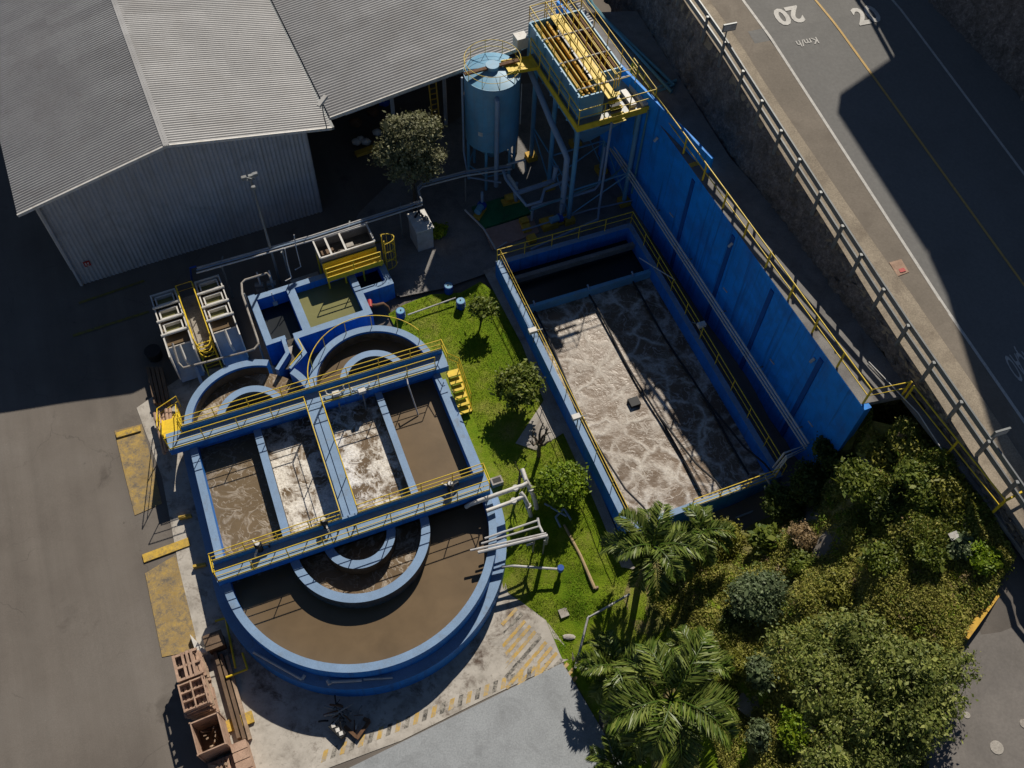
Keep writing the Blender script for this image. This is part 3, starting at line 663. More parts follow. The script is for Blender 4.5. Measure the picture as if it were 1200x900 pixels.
# a yellow fixed ladder at the shed front
ld = thing('fixed_ladder', W(22.0, 2.6, .4), 'tall yellow fixed ladder inside the open shed front, left of the blue silo', 'ladder')
for o in (-.22, .22): MB().bar(W(22+o,2.6,.4), W(22+o,3.2,5.6), .08, .08).build('side_rail', YELW, ld)
for i in range(14): MB().bar(W(21.78,2.6+i*.6/14+.04,.7+i*.36), W(22.22,2.6+i*.6/14+.04,.7+i*.36), .05, .05).build('rung', YELW, ld)
kb = MB(); p, q = P(417,182,.35), P(445,172,.35); kb.bar((p[0],p[1],.42), (q[0],q[1],.42), .35, .24); tag(kb.build('kerb_block', YELW), 'yellow kerb block at the open shed front, beside white sacks', 'kerb')
kb = MB(); p, q = P(517,153,.45), P(540,147,.45); kb.bar((p[0],p[1],.5), (q[0],q[1],.5), .12, .14); tag(kb.build('kerb_block', YELW), 'thin yellow kerb between the leafy tree and the blue silo', 'kerb')
def sack(p, s, mat, label, cat='sack', grp='sacks in the open shed', nm='sack'):
    bm_ = bmesh.new(); bmesh.ops.create_icosphere(bm_, subdivisions=2, radius=1)
    V = [(v.co.x*s*(1+.15*math.sin(7*v.co.y)), v.co.y*s*.75*(1+.12*math.sin(6*v.co.x)), max(-.55, v.co.z)*s*.8) for v in bm_.verts]; F_ = [[v.index for v in f.verts] for f in bm_.faces]; bm_.free()
    mb = MB(); mb.add([(p[0]+v[0], p[1]+v[1], p[2]+v[2]+.44*s) for v in V], F_); o = mb.build(nm, mat, None, True); tag(o, label, cat, grp)
for (u, v, s, l) in ((418,168,.30,'white sack leftmost of three by the shed kerb'), (423,165,.28,'white sack in the middle of three by the shed kerb'), (429,168,.31,'white sack rightmost of three by the shed kerb'), (442,157,.3,'white sack alone behind the other three in the shed')): sack(P(u,v,.3), s, WHITE, l)
for (u, v, s, l) in ((417,146,.42,'rust red bundle deepest in the dark open shed'), (437,134,.4,'rust red bundle in the shed, right of the other bundle')): sack(P(u,v,.4), s, RUST, l, 'bundle', 'bundles in the open shed', 'bundle')
sack(P(450,122,.5), .4, BLUED, 'blue wrapped bundle in the shed above the leafy tree', 'bundle', 'bundles in the open shed', 'bundle')

# lamps
def floodlight_mast():
    b = P(328.75,332.5,0); t = thing('floodlight_mast', b, 'tall slim floodlight mast in front of the warehouse end wall', 'lamp post')
    MB().tube([b, (b[0],b[1],8.1)], .085, 8, .05).build('pole', STEEL, t)
    MB().bar((b[0]-.22,b[1]+.05,8.1), (b[0]+.22,b[1]-.05,8.1), .05).build('crossarm', STEEL, t)
    for dx, dy, dz in ((-.26,-.12,8.25), (.24,.1,8.3), (.08,-.22,7.7), (-.05,.25,8.0)):
        m_ = MB(); m_.box((b[0]+dx,b[1]+dy), (.9,.43), (-.43,.9), .12, .08, dz-.1, dz+.08); m_.bar((b[0]+dx,b[1]+dy,dz-.15), (b[0],b[1],dz-.25), .03); m_.build('floodlight', STEEL, t)
floodlight_mast()
b = P(383,150,6.62); t = thing('floodlight', b, 'white floodlight on a bent bracket at the warehouse roof corner', 'floodlight')
MB().tube([b, (b[0]-.02,b[1]-.1,b[2]+.9), (b[0]-.06,b[1]+.1,b[2]+1.5)], .03, 6).build('bracket', STEEL, t)
m_ = MB(); m_.bar((b[0]-.22,b[1]-.05,b[2]+1.5), (b[0]+.12,b[1]+.5,b[2]+1.7), .22, .14); m_.build('lamp_head', WHITE, t)

# ------------------------------------------------------------------ ring tank
rt = thing('ring_tank', T(0, 3.5, 0), 'large round-ended blue treatment tank with walkways and brown churning water', 'tank')
ZR, ZW = 2.0, 1.26
w_ = MB(); w_.arc(T, 0,0, 5.85,6.2, 180,360, -.3, ZR, 72); w_.fbox(T, -6.2,-5.85, 0,7.75, -.3, ZR); w_.fbox(T, 5.85,6.2, 0,7.75, -.3, ZR); w_.build('outer_wall', BLUE, rt, True)
w_ = MB(); w_.arc(T, 0,0, 6.203,6.66, 180,360, -.3, 1.12, 72); w_.fbox(T, -6.66,-6.203, .0,7.6, -.3, 1.12); w_.fbox(T, 6.203,6.5, 0,7.0, -.3, 1.12); w_.build('ledge', BLUE, rt, True)
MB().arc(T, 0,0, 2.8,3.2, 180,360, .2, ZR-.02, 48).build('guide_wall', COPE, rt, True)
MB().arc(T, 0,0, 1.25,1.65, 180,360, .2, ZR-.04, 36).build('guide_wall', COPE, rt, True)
for s_, a0, a1 in ((-1, 0, 180), (1, 0, 180)):
    if s_ < 0:
        w_ = MB(); w_.arc(T, -3.05,7.76, 2.82,3.18, 62,180, -.2, ZR+.01, 48); w_.build('end_wall', [BLUE], rt, True)
        w_ = MB(); w_.arc(T, -3.05,7.76, 2.82,3.18, 0,36, -.2, ZR+.01, 12); w_.build('end_wall', BLUE, rt, True)
    else:
        MB().arc(T, 3.05,7.76, 2.82,3.18, 0,180, -.2, ZR, 56).build('end_wall', BLUE, rt, True)
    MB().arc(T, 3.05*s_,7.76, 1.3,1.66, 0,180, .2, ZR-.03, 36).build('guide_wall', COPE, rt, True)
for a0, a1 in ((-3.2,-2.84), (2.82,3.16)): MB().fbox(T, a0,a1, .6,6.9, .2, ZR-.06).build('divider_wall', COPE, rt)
# slimy bands on the inside faces, seen above the water
for cx, r in ((-3.05, 2.815), (3.05, 2.815)):
    m_ = MB(); m_.arc(T, cx,7.76, r-.02,r-.001, 0 if cx > 0 else 62, 180, .9, ZR-.16, 40); m_.build('inner_lining', INNER, rt, True)
# central and cross walkways
cwk = MB().fbox(T, -.52,.28, .62,6.9, 1.2, 2.34).build('central_walkway', BLUE, rt)
for a in (-.5, .26): railing(cwk, [T(a,.7,2.34), T(a,6.85,2.34)], spacing=2.05)
swk = MB().fbox(T, -6.3,6.22, -.24,.72, 1.95, 2.35).build('south_walkway', BLUE, rt)
MB().fbox(T, -6.25,6.2, .6,.7, 2.352, 2.66).build('upstand', BLUE, swk)
MB().fbox(T, -5.84,5.84, .45,.66, 1.0, 1.948).build('down_beam', BLUE, swk)
railing(swk, [T(-6.25,-.2,2.35), T(6.2,-.2,2.35)], spacing=1.5, kick=.1)
railing(swk, [T(-6.25,-.2,2.35), T(-6.25,.66,2.36)], spacing=1); railing(swk, [T(6.2,-.2,2.35), T(6.2,.66,2.36)], spacing=1)
railing(swk, [T(-6.25,.66,2.66), T(-.5,.66,2.66)], h=.8, spacing=1.5, kick=.1); railing(swk, [T(.26,.66,2.66), T(6.2,.66,2.66)], h=.8, spacing=1.5, kick=.1)
nwk = MB().fbox(T, -7.05,6.68, 6.9,7.86, 1.93, 2.345).build('north_walkway', BLUE, rt)
MB().fbox(T, -6.28,6.62, 7.72,7.82, 2.347, 2.66).build('upstand', BLUE, nwk)
MB().fbox(T, -5.84,5.84, 7.2,7.45, 1.0, 1.928).build('down_beam', BLUE, nwk)
railing(nwk, [T(-7.0,6.94,2.35), T(-.5,6.94,2.35)], spacing=1.5, kick=.1); railing(nwk, [T(.26,6.94,2.35), T(6.0,6.94,2.35)], spacing=1.5, kick=.1)
railing(nwk, [T(-6.25,7.78,2.66), T(6.62,7.78,2.66)], h=.8, spacing=1.6, kick=.1)
railing(nwk, [T(6.62,7.78,2.5), T(6.66,6.95,2.4), T(7.15,6.7,2.1), T(7.2,5.1,1.1)], h=1.0, spacing=1.2)
# curved yellow rail on the right-hand end wall
arcp = [T(3.05+3.1*math.cos(math.radians(a)), 7.76+3.1*math.sin(math.radians(a)), 2.0) for a in range(25, 181, 5)]
er = MB().tube([(p[0],p[1],p[2]+.95) for p in arcp], .025, 6).build('curved_rail', YEL, rt)
for p in arcp[::5]: MB().tube([p, (p[0],p[1],p[2]+.95)], .02, 6).build('post', YEL, er)
# water, one sheet per channel
def water(name, polys, mat, z):
    mb = MB()
    for q in polys: mb.add([(p[0], p[1], z) for p in q], [list(range(len(q)))])
    o = mb.build(name, mat); return struct(o)
def halfring(F, cx, cy, r0, r1, a0, a1, n=40):
    o = [F(cx+r1*math.cos(math.radians(a0+(a1-a0)*i/n)), cy+r1*math.sin(math.radians(a0+(a1-a0)*i/n))) for i in range(n+1)]
    if r0 <= 0: return o
    return o+[F(cx+r0*math.cos(math.radians(a1-(a1-a0)*i/n)), cy+r0*math.sin(math.radians(a1-(a1-a0)*i/n))) for i in range(n+1)]
def rect(F, a0, a1, b0, b1): return [F(a0,b0), F(a1,b0), F(a1,b1), F(a0,b1)]
water('water', [rect(T,-5.86,-3.19,-.05,7.8)], W_SWIRL, ZW)
water('water', [rect(T,-2.85,-.5,.6,7.8)], W_FOAM, ZW); water('water', [rect(T,.25,2.83,.6,7.8)], W_FOAM, ZW)
water('water', [rect(T,3.15,5.86,-.05,7.8), halfring(T,0,0,3.19,5.86,180,360)], W_BROWN, ZW-.01)
W_SEMI = water_mat('half_foamed_water', (.160,.11,.062), (.56,.50,.42), .38, 1.1, .3, .6)
water('water', [halfring(T,0,0,1.64,2.81,180,360), halfring(T,0,0,0,1.26,180,360)], W_SEMI, ZW-.02)
water('water', [halfring(T,-3.05,7.78,1.65,2.83,0,180)], W_SEMI, ZW-.005); water('water', [halfring(T,-3.05,7.78,0,1.31,0,180)], W_BROWN, ZW-.03)
water('water', [halfring(T,3.05,7.78,1.65,2.83,0,180)], W_BROWN, ZW-.015); water('water', [halfring(T,3.05,7.78,0,1.31,0,180)], W_BROWN, ZW-.03)

# aerator motors hung over the walkway edge
def aerator(a, b, z, label, ang=0):
    t = thing('aerator_motor', T(a, b, z), label, 'aerator', 'surface aerators on the tank walkways'); c = T(a, b, z)
    MB().cyl(c, .15, z-.55, z+.0, 14).build('shaft_housing', DARK, t)
    MB().cyl(c, .17, z+.0, z+.24, 16).build('motor', DARK, t); MB().cyl(c, .11, z+.24, z+.34, 14).build('fan_cover', WHITE, t)
    for i in range(3):
        an = ang+i*2*PI/3; e = (c[0]+.42*math.cos(an), c[1]+.42*math.sin(an), z-.05); m_ = MB(); m_.bar((c[0]+.12*math.cos(an),c[1]+.12*math.sin(an),z), e, .07); m_.bar(e, (e[0],e[1],z-.35), .06); m_.build('arm', WHITE if i else DARK, t)
for u, v, l, an in ((303,640,'black and white aerator motor leftmost on the lower walkway',.3), (380,612,'black and white aerator motor between the foaming channels on the lower walkway',1.1), (528,570,'black and white aerator motor rightmost on the lower walkway',.7)):
    p = T.inv(P(u,v,2.75)); aerator(p[0], p[1], 2.75, l, an)
def brush(u, v, label):
    p = P(u,v,2.5); t = thing('mixer_head', p, label, 'mixer', 'forked mixer heads on the upper walkway')
    MB().box(p[:2], T.A, T.B, .17, .13, p[2]-.1, p[2]+.12).build('gearbox', WHITE, t)
    ia, ib = T.inv(p)
    for s_ in (-1, 1): MB().tube([T(ia,ib-.1,p[2]-.05), T(ia+s_*.42,ib+.12,p[2]+.06), T(ia+s_*.45,ib+.3,p[2]+.1)], .045, 6).build('fork_arm', WHITE, t)
    MB().tube([T(ia,ib-.1,p[2]-.1), T(ia,ib-.35,p[2]-1.1)], .05, 8).build('shaft', STEEL, t)
brush(394,462,'white forked mixer head nearest the central walkway'); brush(424,458,'white forked mixer head right of its twin on the upper walkway')
t = thing('drop_pipe', P(477,447,2.6), 'thin white pipe dipping from the upper walkway into the still right channel', 'pipe')
MB().tube([P(477,444,2.75), P(478,450,2.7), P(490,486,1.3)], .035, 8).build('pipe_run', PIPEW, t)
# pipes lying on the ledge
t = thing('lying_pipe', P(410,800,1.15), 'broken white pipe lying on the ledge, lowest on the round end', 'pipe', 'pipes lying on the tank ledge')
MB().tube([P(386,799,1.2), P(424,797,1.2)], .07, 8).build('pipe_run', PIPEW, t); MB().tube([P(384,797,1.2), P(387,802,1.2)], .09, 8).build('flange', PIPEW, t); MB().tube([P(426,796,1.2), P(460,794,1.2)], .05, 8).build('pipe_run', PIPEW, t)
t = thing('lying_pipe', P(325,778,1.15), 'bent white pipe lying on the ledge at the lower left of the round end', 'pipe', 'pipes lying on the tank ledge')
MB().tube([P(297,764,1.2), P(325,780,1.2), P(354,796,1.2)], .06, 8).build('pipe_run', PIPEW, t); MB().tube([P(354,796,1.2), P(357,791,1.25)], .07, 8).build('elbow', PIPEW, t)

# yellow stairs
st = thing('steel_stairs', G(215,470), 'yellow sloping stairs leading up to the left end of the upper walkway', 'stairs')
s0 = np.array(T(-6.75,7.75,2.34)); s1 = np.array(T(-6.95,10.3,.05)); wv = np.array(T.A+(0,))*.42
ns = 9
for i in range(ns):
    p = s0+(s1-s0)*((i+.5)/ns); m_ = MB(); m_.box(p[:2], T.A, T.B, .42, .15, p[2]-.02, p[2]+.02); m_.build('tread', YEL, st)
for s_ in (-1, 1): MB().bar(s0+wv*s_, s1+wv*s_, .06, .24).build('stringer', YEL, st)
MB().bar(s0+np.array((0,0,-.12)), s1+np.array((0,0,-.12)), .8, .03).build('riser_sheet', YEL, st)
railing(st, [tuple(s0-wv*1.05), tuple(s1-wv*1.05)], h=1.0, spacing=1.6); railing(st, [tuple(s0+wv*1.05), tuple(s1+wv*1.05)], h=.9, spacing=1.6)
railing(st, [tuple(s1-wv*1.05), tuple(s1-wv*1.05+np.array(T.B+(0,))*.4+np.array(T.A+(0,))*1.0)], h=1.0, spacing=1.1)
st = thing('steps', T(6.9,6,1.0), 'five yellow steps down from the right end of the upper walkway', 'stairs')
for i in range(6):
    b = 6.75-i*.33; z = 2.1-i*.2
    MB().fbox(T, 6.5+.0,7.12, b-.33,b+.02, z-.05, z).build('tread', YEL, st)
    MB().fbox(T, 6.5,6.58, b-.33,b-.02, z-.25, z-.052).build('riser', YEL, st)
MB().prism([T(7.13,7.0)[:2], T(7.2,7.0)[:2], T(7.2,4.9)[:2], T(7.13,4.9)[:2]], [1.9,1.9,.75,.75], [2.15,2.15,.95,.95]).build('stringer', YEL, st)
# yellow tube barrier lying in the shade of the tank
t = thing('tube_barrier', G(280,745), 'yellow tube barrier on the stained apron in the shade left of the round end', 'barrier')
for q in ([(264,722),(276,783)], [(252,728),(268,723)], [(265,794),(290,784)], [(284,765),(290,784)]):
    MB().tube([G(*q[0],.35), G(*q[1],.35)], .05, 8).build('tube', YEL, t)
for q in ((266,793),(289,784),(264,722)): MB().tube([G(*q), G(*q,.37)], .05, 8).build('leg', YEL, t)
for i, (q, l) in enumerate((((220,607),'upper'), ((237,664),'lower'))):
    m_ = MB(); p = G(*q); m_.bar((p[0]-.35,p[1]-.1,.15), (p[0]+.2,p[1]+.06,.15), .12, .25); tag(m_.build('wheel_stop', YKERB), l+' of two short yellow stubs in the shade at the left tank wall', 'wheel stop', 'yellow stubs by the tank wall')
# ------------------------------------------------------------------ small inlet tanks north of the ring tank
it = thing('inlet_tank', N(2,1.5,.3), 'low blue three-chamber tank with an olive green pool, above the ring tank', 'tank')
ZI = 1.8
w_ = MB(); w_.fbox(N, -1.42,-1.06, -.14,3.32, -.1, ZI); w_.build('wall', BLUE, it)
w_ = MB(); w_.fbox(N, -1.058,4.15, 2.86,3.2, -.1, ZI); w_.build('wall', BLUE, it)
w_ = MB(); w_.fbox(N, .55,.98, .06,2.858, -.1, ZI-.003); w_.build('divider_wall', BLUE, it)
w_ = MB(); w_.fbox(N, -1.058,-.38, -.14,.12, -.1, ZI); w_.build('wall', BLUE, it)
w_ = MB(); w_.fbox(N, .02,4.2, -.33,.058, -.1, ZI); w_.build('wall', BLUE, it)
w_ = MB(); w_.fbox(N, 3.82,4.2, .06,2.858, -.1, ZI-.002); w_.build('wall', BLUE, it)
w_ = MB(); w_.fbox(N, 4.203,5.9, 1.1,1.46, -.1, ZI); w_.fbox(N, 5.55,5.9, 1.462,2.9, -.1, ZI); w_.fbox(N, 4.153,5.9, 2.903,3.2, -.1, ZI); w_.build('third_chamber', BLUE, it)
# chute down to the ring tank
def wallpath(pts, w, z0, z1):
    mb = MB()
    for a, b in zip(pts[:-1], pts[1:]):
        a = np.array(a[:2]); b = np.array(b[:2]); d = (b-a)/np.linalg.norm(b-a); n_ = np.array([-d[1], d[0]])*w/2; e = d*w*.35
        mb.prism([tuple(a-n_-e), tuple(b-n_+e), tuple(b+n_+e), tuple(a+n_-e)], z0, z1); z1 -= .004
    return mb
wallpath([N(-.52,-.1), N(-.56,-1.0), P(325,431,1.9)], .2, -.1, 1.86).build('chute_wall', BLUE, it)
wallpath([N(.1,-.3), N(.22,-1.35), P(341,430,1.9)], .2, -.1, 1.86).build('chute_wall', BLUE, it)
MB().tube([N(.15,-.6,2.1), N(.2,-1.3,2.1), P(340,428,2.1)], .03, 6).build('hand_rail', YEL, it)
MB().add([N(-.5,.1,1.35), N(.1,.1,1.35), N(.2,-1.3,1.35), P(341,432,1.36), P(326,434,1.36), N(-.5,-1.0,1.35)], [[0,1,2,3,4,5]]).build('chute_floor', INNER, it)
fp = MB(); q = [P(334,408,1.55), P(343,404,1.55), P(341,414,1.55), P(338,420,1.55)]; fp.prism([p[:2] for p in q], 1.38, 1.5); tag(fp.build('concrete_sill', CONC), 'pale concrete sill in the short chute between the two blue tanks', 'sill')
struct(MB().add([N(-1.06,.1,.9), N(.56,.1,.9), N(.56,2.87,.9), N(-1.06,2.87,.9)], [[0,1,2,3]]).build('water', W_DARK))
struct(MB().add([N(.97,.05,1.3), N(3.83,.05,1.3), N(3.83,2.87,1.3), N(.97,2.87,1.3)], [[0,1,2,3]]).build('water', W_OLIVE))
struct(MB().add([N(4.19,1.45,1.0), N(5.56,1.45,1.0), N(5.56,2.92,1.0), N(4.19,2.92,1.0)], [[0,1,2,3]]).build('water', W_DARK))
t = thing('float_switch', P(322,355,1.3), 'small white float hanging on a pole in the dark inlet chamber', 'float')
MB().tube([P(318,343,1.95), P(322,354,1.2)], .025, 6).build('pole', PIPEW, t); p = P(322.5,355.5,1.1); MB().box(p[:2], N.A, N.B, .12, .12, p[2]-.05, p[2]+.15).build('float', WHITE, t)
pd = MB(); pd.fbox(N, 1.0,2.55, 3.23,4.2, 0, .9); tag(pd.build('concrete_plinth', CONC), 'sunlit pale concrete plinth behind the olive pool, left of the yellow platform', 'plinth')
# pipe loop left of the inlet tank
t = thing('pipe_loop', P(290,340,1), 'pale bent pipe running round the left side of the dark inlet chamber', 'pipe')
pts = [P(*q, z) for q, z in (((316,324),2.3),((313,320),2.4),((287,328),2.4),((283,332),2.4),((284,345),2.4),((302,398),2.4),((303,403),2.4),((298,409),2.4),((286,413),2.2),((215,431),1.9),((209,425),2.0),((202,402),2.6))]
MB().tube(pts, .055, 8).build('pipe_run', CONC, t)
for q, z in (((286,344),2.3), ((301,397),2.3), ((316,324),2.2)): p = P(*q, z); MB().tube([(p[0],p[1],z), (p[0],p[1],.0)], .05, 6).build('support', STEEL, t)
for q, l in (((303,333),'left'), ((317,331),'right')):
    p = P(*q,1.2); t = thing('feed_pump', (p[0],p[1],.0), l+' of two small grey feed pumps behind the dark inlet chamber', 'pump', 'feed pumps at the inlet tank')
    MB().box(p[:2], N.A, N.B, .22, .2, 0, .9).build('base', CONCG, t); MB().tube([(p[0]-.2,p[1],1.1), (p[0]+.25,p[1]+.05,1.1)], .15, 10).build('motor', STEEL, t); MB().tube([(p[0]+.1,p[1],1.1), (p[0]+.1,p[1],2.2)], .05, 8).build('riser', PIPEW, t)
for u, v, u2, v2, l in ((387,349-15,384,318,0),(335,290,0,0,1)): pass
for i, (b0, zt_, l) in enumerate((((343,331),3.2,'thin vent pipe behind the dividing wall of the inlet tank'), ((354,318),3.4,'thin vent pipe standing by the sunlit concrete plinth'))):
    p = P(*b0,1.5); t = thing('vent_pipe', (p[0],p[1],0), l, 'pipe', 'thin vent pipes at the inlet tank'); MB().tube([(p[0]-.3,p[1]-.2,1.85), (p[0],p[1],1.9), (p[0],p[1],zt_), (p[0]-.05,p[1]+.3,zt_+.7)], .03, 6).build('pipe_run', PIPEW, t)

# ------------------------------------------------------------------ twin filter units with the ladder platform between them
def filter_unit(a0, a1, label):
    t = thing('filter_unit', N((a0+a1)/2, 2.5, 0), label, 'filter unit', 'filter units beside the warehouse'); H = 2.6; b0, b1 = .45, 4.6
    for a in (a0+.03, a1-.03): MB().prism([N(a-.03,b0)[:2], N(a+.03,b0)[:2], N(a+.03,b1)[:2], N(a-.03,b1)[:2]], .55, H).build('side_panel', WHITE, t)
    MB().fbox(N, a0+.06,a1-.06, b1-.05,b1, .55, H).build('end_panel', WHITE, t)
    hp = MB()
    for i in range(3):
        ya, yb_, zA, zB = b0+.88-.30*i, b0+.50-.30*i, 2.16-.55*i, 1.52-.55*i
        hp.add([N(a0+.06,ya,zA), N(a1-.06,ya,zA), N(a1-.06,yb_,zB), N(a0+.06,yb_,zB), N(a0+.06,ya+.03,zA-.06), N(a1-.06,ya+.03,zA-.06), N(a1-.06,yb_+.04,zB-.04), N(a0+.06,yb_+.04,zB-.04)], [[0,1,2,3],[7,6,5,4],[3,2,6,7],[0,4,5,1],[0,3,7,4],[1,5,6,2]])
    hp.build('sloping_front', PIPEB, t)
    MB().add([N(a0+.06,b0+.9,2.15), N(a1-.06,b0+.9,2.15), N(a1-.06,b1-.05,2.15), N(a0+.06,b1-.05,2.15)], [[0,1,2,3]]).build('sludge_surface', W_BROWN, t)
    MB().fbox(N, a0+.08,a1-.08, b0+.86,b0+.9, .5, 2.2).build('weir', WHITE, t)
    for i in range(3):
        bb = 1.95+i*.92
        MB().tube([N(a0-.05,bb-.12,H+.04), N(a1+.05,bb-.12,H+.04)], .07, 8).build('cross_pipe', WHITE, t)
        fr = MB(); x0, x1, y0, y1 = a0+.2, a1-.2, bb+.08, bb+.62
        for p, q in (((x0,y0),(x1,y0)),((x1,y0),(x1,y1)),((x1,y1),(x0,y1)),((x0,y1),(x0,y0))): fr.bar(N(*p,2.42), N(*q,2.42), .07, .22)
        fr.build('frame', WHITE, t)
        MB().add([N(x0,y0,2.3), N(x1,y0,2.3), N(x1,y1,2.3), N(x0,y1,2.3)], [[0,1,2,3]]).build('filter_bed', W_OLIVE, t)
    for a in (a0+.1, a1-.1):
        for b in (.8, 4.3): MB().bar(N(a,b,0), N(a,b,.58), .1).build('leg', PIPEB, t)
    MB().bar(N(a1-.35,b0-.5,.0), N(a1-.35,b0+.1,1.1), .16, .08).build('brace', PIPEB, t)
    MB().tube([N((a0+a1)/2,b0+.75,2.35), N((a0+a1)/2+.02,b0+.1,1.9), N((a0+a1)/2+.1,b0-.15,1.6)], .06, 8).build('drain_pipe', WHITE, t)
filter_unit(-6.0,-4.72,'white filter unit on the left of the yellow ladder platform'); filter_unit(-3.72,-2.42,'white filter unit on the right of the yellow ladder platform')
lp = thing('ladder_platform', N(-4.22,2.5,0), 'yellow railed platform with caged ladder between the two white filter units', 'platform')
MB().fbox(N, -4.66,-3.8, .9,4.5, 1.72, 1.78).build('deck', CONCD, lp)
railing(lp, [N(-4.64,.9,1.78), N(-4.64,4.5,1.78), N(-3.82,4.5,1.78), N(-3.82,.9,1.78)], h=1.05, spacing=1.2, r=.03)
for a in (-4.6,-3.86): MB().bar(N(a,.82,0), N(a,.82,2.7), .06).build('ladder_rail', YEL, lp)
for i in range(8): MB().bar(N(-4.6,.82,.3+i*.3), N(-3.86,.82,.3+i*.3), .035).build('rung', YEL, lp)
for z in (1.9, 2.3, 2.7):
    MB().tube([N(-4.6+.37-.37*math.cos(x), .82-.55*math.sin(x), z) for x in np.linspace(0, PI, 9)], .022, 6).build('cage_hoop', YEL, lp)
for z0 in (0,): 
    m_ = MB(); m_.bar(N(-4.6,.1,0), N(-4.6,.82,.9), .06); m_.bar(N(-3.86,.1,0), N(-3.86,.82,.9), .06); m_.bar(N(-4.6,.1,.05), N(-3.86,.1,.05), .06); m_.build('foot_frame', YEL, lp)
p = G(182,425)
t = thing('blue_standpipe', P(225,330,0), 'thin blue bent standpipe behind the right filter unit', 'pipe'); MB().tube([P(225,330,.0), P(223,314,2.4), P(230,312,2.4)], .05, 6).build('pipe_run', BLUED, t)
hd = MB(); p = P(179,412,.5); hd.cyl(p, .36, 0, .6, 16, .42); tag(hd.build('black_bin', DARK), 'black round bin in the shade left of the filter units', 'bin')

# ------------------------------------------------------------------ screening skip on its yellow stand
ss_ = thing('screening_stand', N(4.3,3.6,.3), 'yellow stand carrying an open two-bay grey tray, with a caged ladder', 'platform')
za = 2.95
fr = MB(); a0, a1, b0, b1 = 2.72, 5.72, 3.25, 4.55
for p, q in (((a0,b0),(a1,b0)),((a1,b0),(a1,b1)),((a1,b1),(a0,b1)),((a0,b1),(a0,b0))): fr.bar(N(*p,za), N(*q,za), .08, .1)
fr.build('tray_rim', WHITE, ss_)
for a in (3.35, 4.15): MB().bar(N(a,b0+.04,za-.01), N(a,b1-.04,za-.01), .1, .1).build('cross_bar', WHITE, ss_)
MB().fbox(N, a0+.04,a1-.04, b0+.05,b1-.05, 2.3, 2.36).build('tray_floor', INNER, ss_)
tw = MB(); tw.fbox(N, a0,a1, b0-.02,b0+.03, 2.3,2.9); tw.fbox(N, a0,a1, b1-.03,b1+.02, 2.3,2.9); tw.fbox(N, a0-.02,a0+.03, b0+.03,b1-.03, 2.3,2.9); tw.fbox(N, a1-.03,a1+.02, b0+.03,b1-.03, 2.3,2.9); tw.build('tray_wall', CONCG, ss_)
for i in range(7):
    x, y = random.uniform(a0+.2,a1-.2), random.uniform(b0+.2,b1-.3); s = random.uniform(.1,.25); MB().box(N(x,y)[:2], N.A, N.B, s, s*.7, 2.36, 2.36+s).build('debris', CONC if i % 2 else WOODD, ss_)
MB().fbox(N, a0,a1+.1, 2.45,3.2, 2.0, 2.05).build('deck', YEL, ss_)
MB().fbox(N, a0,a1+.1, 2.40,2.44, 1.95, 2.3).build('kick_plate', YEL, ss_)
MB().fbox(N, a0,a1, 3.12,3.16, 2.1, 2.62).build('splash_panel', YEL, ss_)
MB().bar(N(a0,2.42,3.0), N(a1,2.42,3.0), .045).build('top_rail', YEL, ss_); MB().bar(N(a0,2.42,2.65), N(a1,2.42,2.65), .035).build('mid_rail', YEL, ss_)
for a in (a0, (a0+a1)/2, a1): MB().bar(N(a,2.42,2.0), N(a,2.42,3.0), .045).build('post', YEL, ss_)
for a in (a0+.05, 3.7, 4.7, a1):
    for b in (2.5, 4.5): MB().bar(N(a,b,.2), N(a,b,2.3 if b > 3 else 2.0), .08).build('leg', YEL, ss_)
for o in (-.2, .2): MB().bar(N(a1+.35,2.9+o,.4), N(a1+.35,2.9+o,3.4), .05).build('ladder_rail', YEL, ss_)
for z in (1.2, 1.9, 2.6, 3.3): MB().tube([N(a1+.35+.62*math.sin(x), 2.9+.36*math.cos(x), z) for x in np.linspace(0, PI, 11)], .025, 6).build('cage_hoop', YEL, ss_)
for x in (.5, 1.1, 1.57, 2.1, 2.7): MB().bar(N(a1+.35+.62*math.sin(x), 2.9+.36*math.cos(x), 1.2), N(a1+.35+.62*math.sin(x), 2.9+.36*math.cos(x), 3.3), .02).build('cage_strip', YEL, ss_)
# cabinet
cb = thing('control_cabinet', P(495,292,.6), 'tall pale grey control cabinet with a cluttered sunlit top', 'cabinet')
p = np.array(P(488,273,2.5)); q = np.array(P(507,266,2.5)); r_ = np.array(P(478,252,2.5)); ctr = (q+r_)/2
MB().box(ctr[:2], N.A, N.B, .46, .66, .5, 2.45).build('body', PIPEW, cb); MB().box(ctr[:2], N.A, N.B, .52, .74, 2.452, 2.53).build('roof', WHITE, cb)
MB().tube([N(*[N.inv(ctr)[0]-.2, N.inv(ctr)[1]+.3], 2.55), N(N.inv(ctr)[0]+.1, N.inv(ctr)[1]+.45, 2.75), N(N.inv(ctr)[0]+.25, N.inv(ctr)[1]+.2, 2.56)], .07, 8).build('cable_duct', DARK, cb)
MB().box((N(N.inv(ctr)[0]+.3, N.inv(ctr)[1]-.05)[:2]), N.A, N.B, .14, .12, 2.532, 2.66).build('junction_box', CONCG, cb)
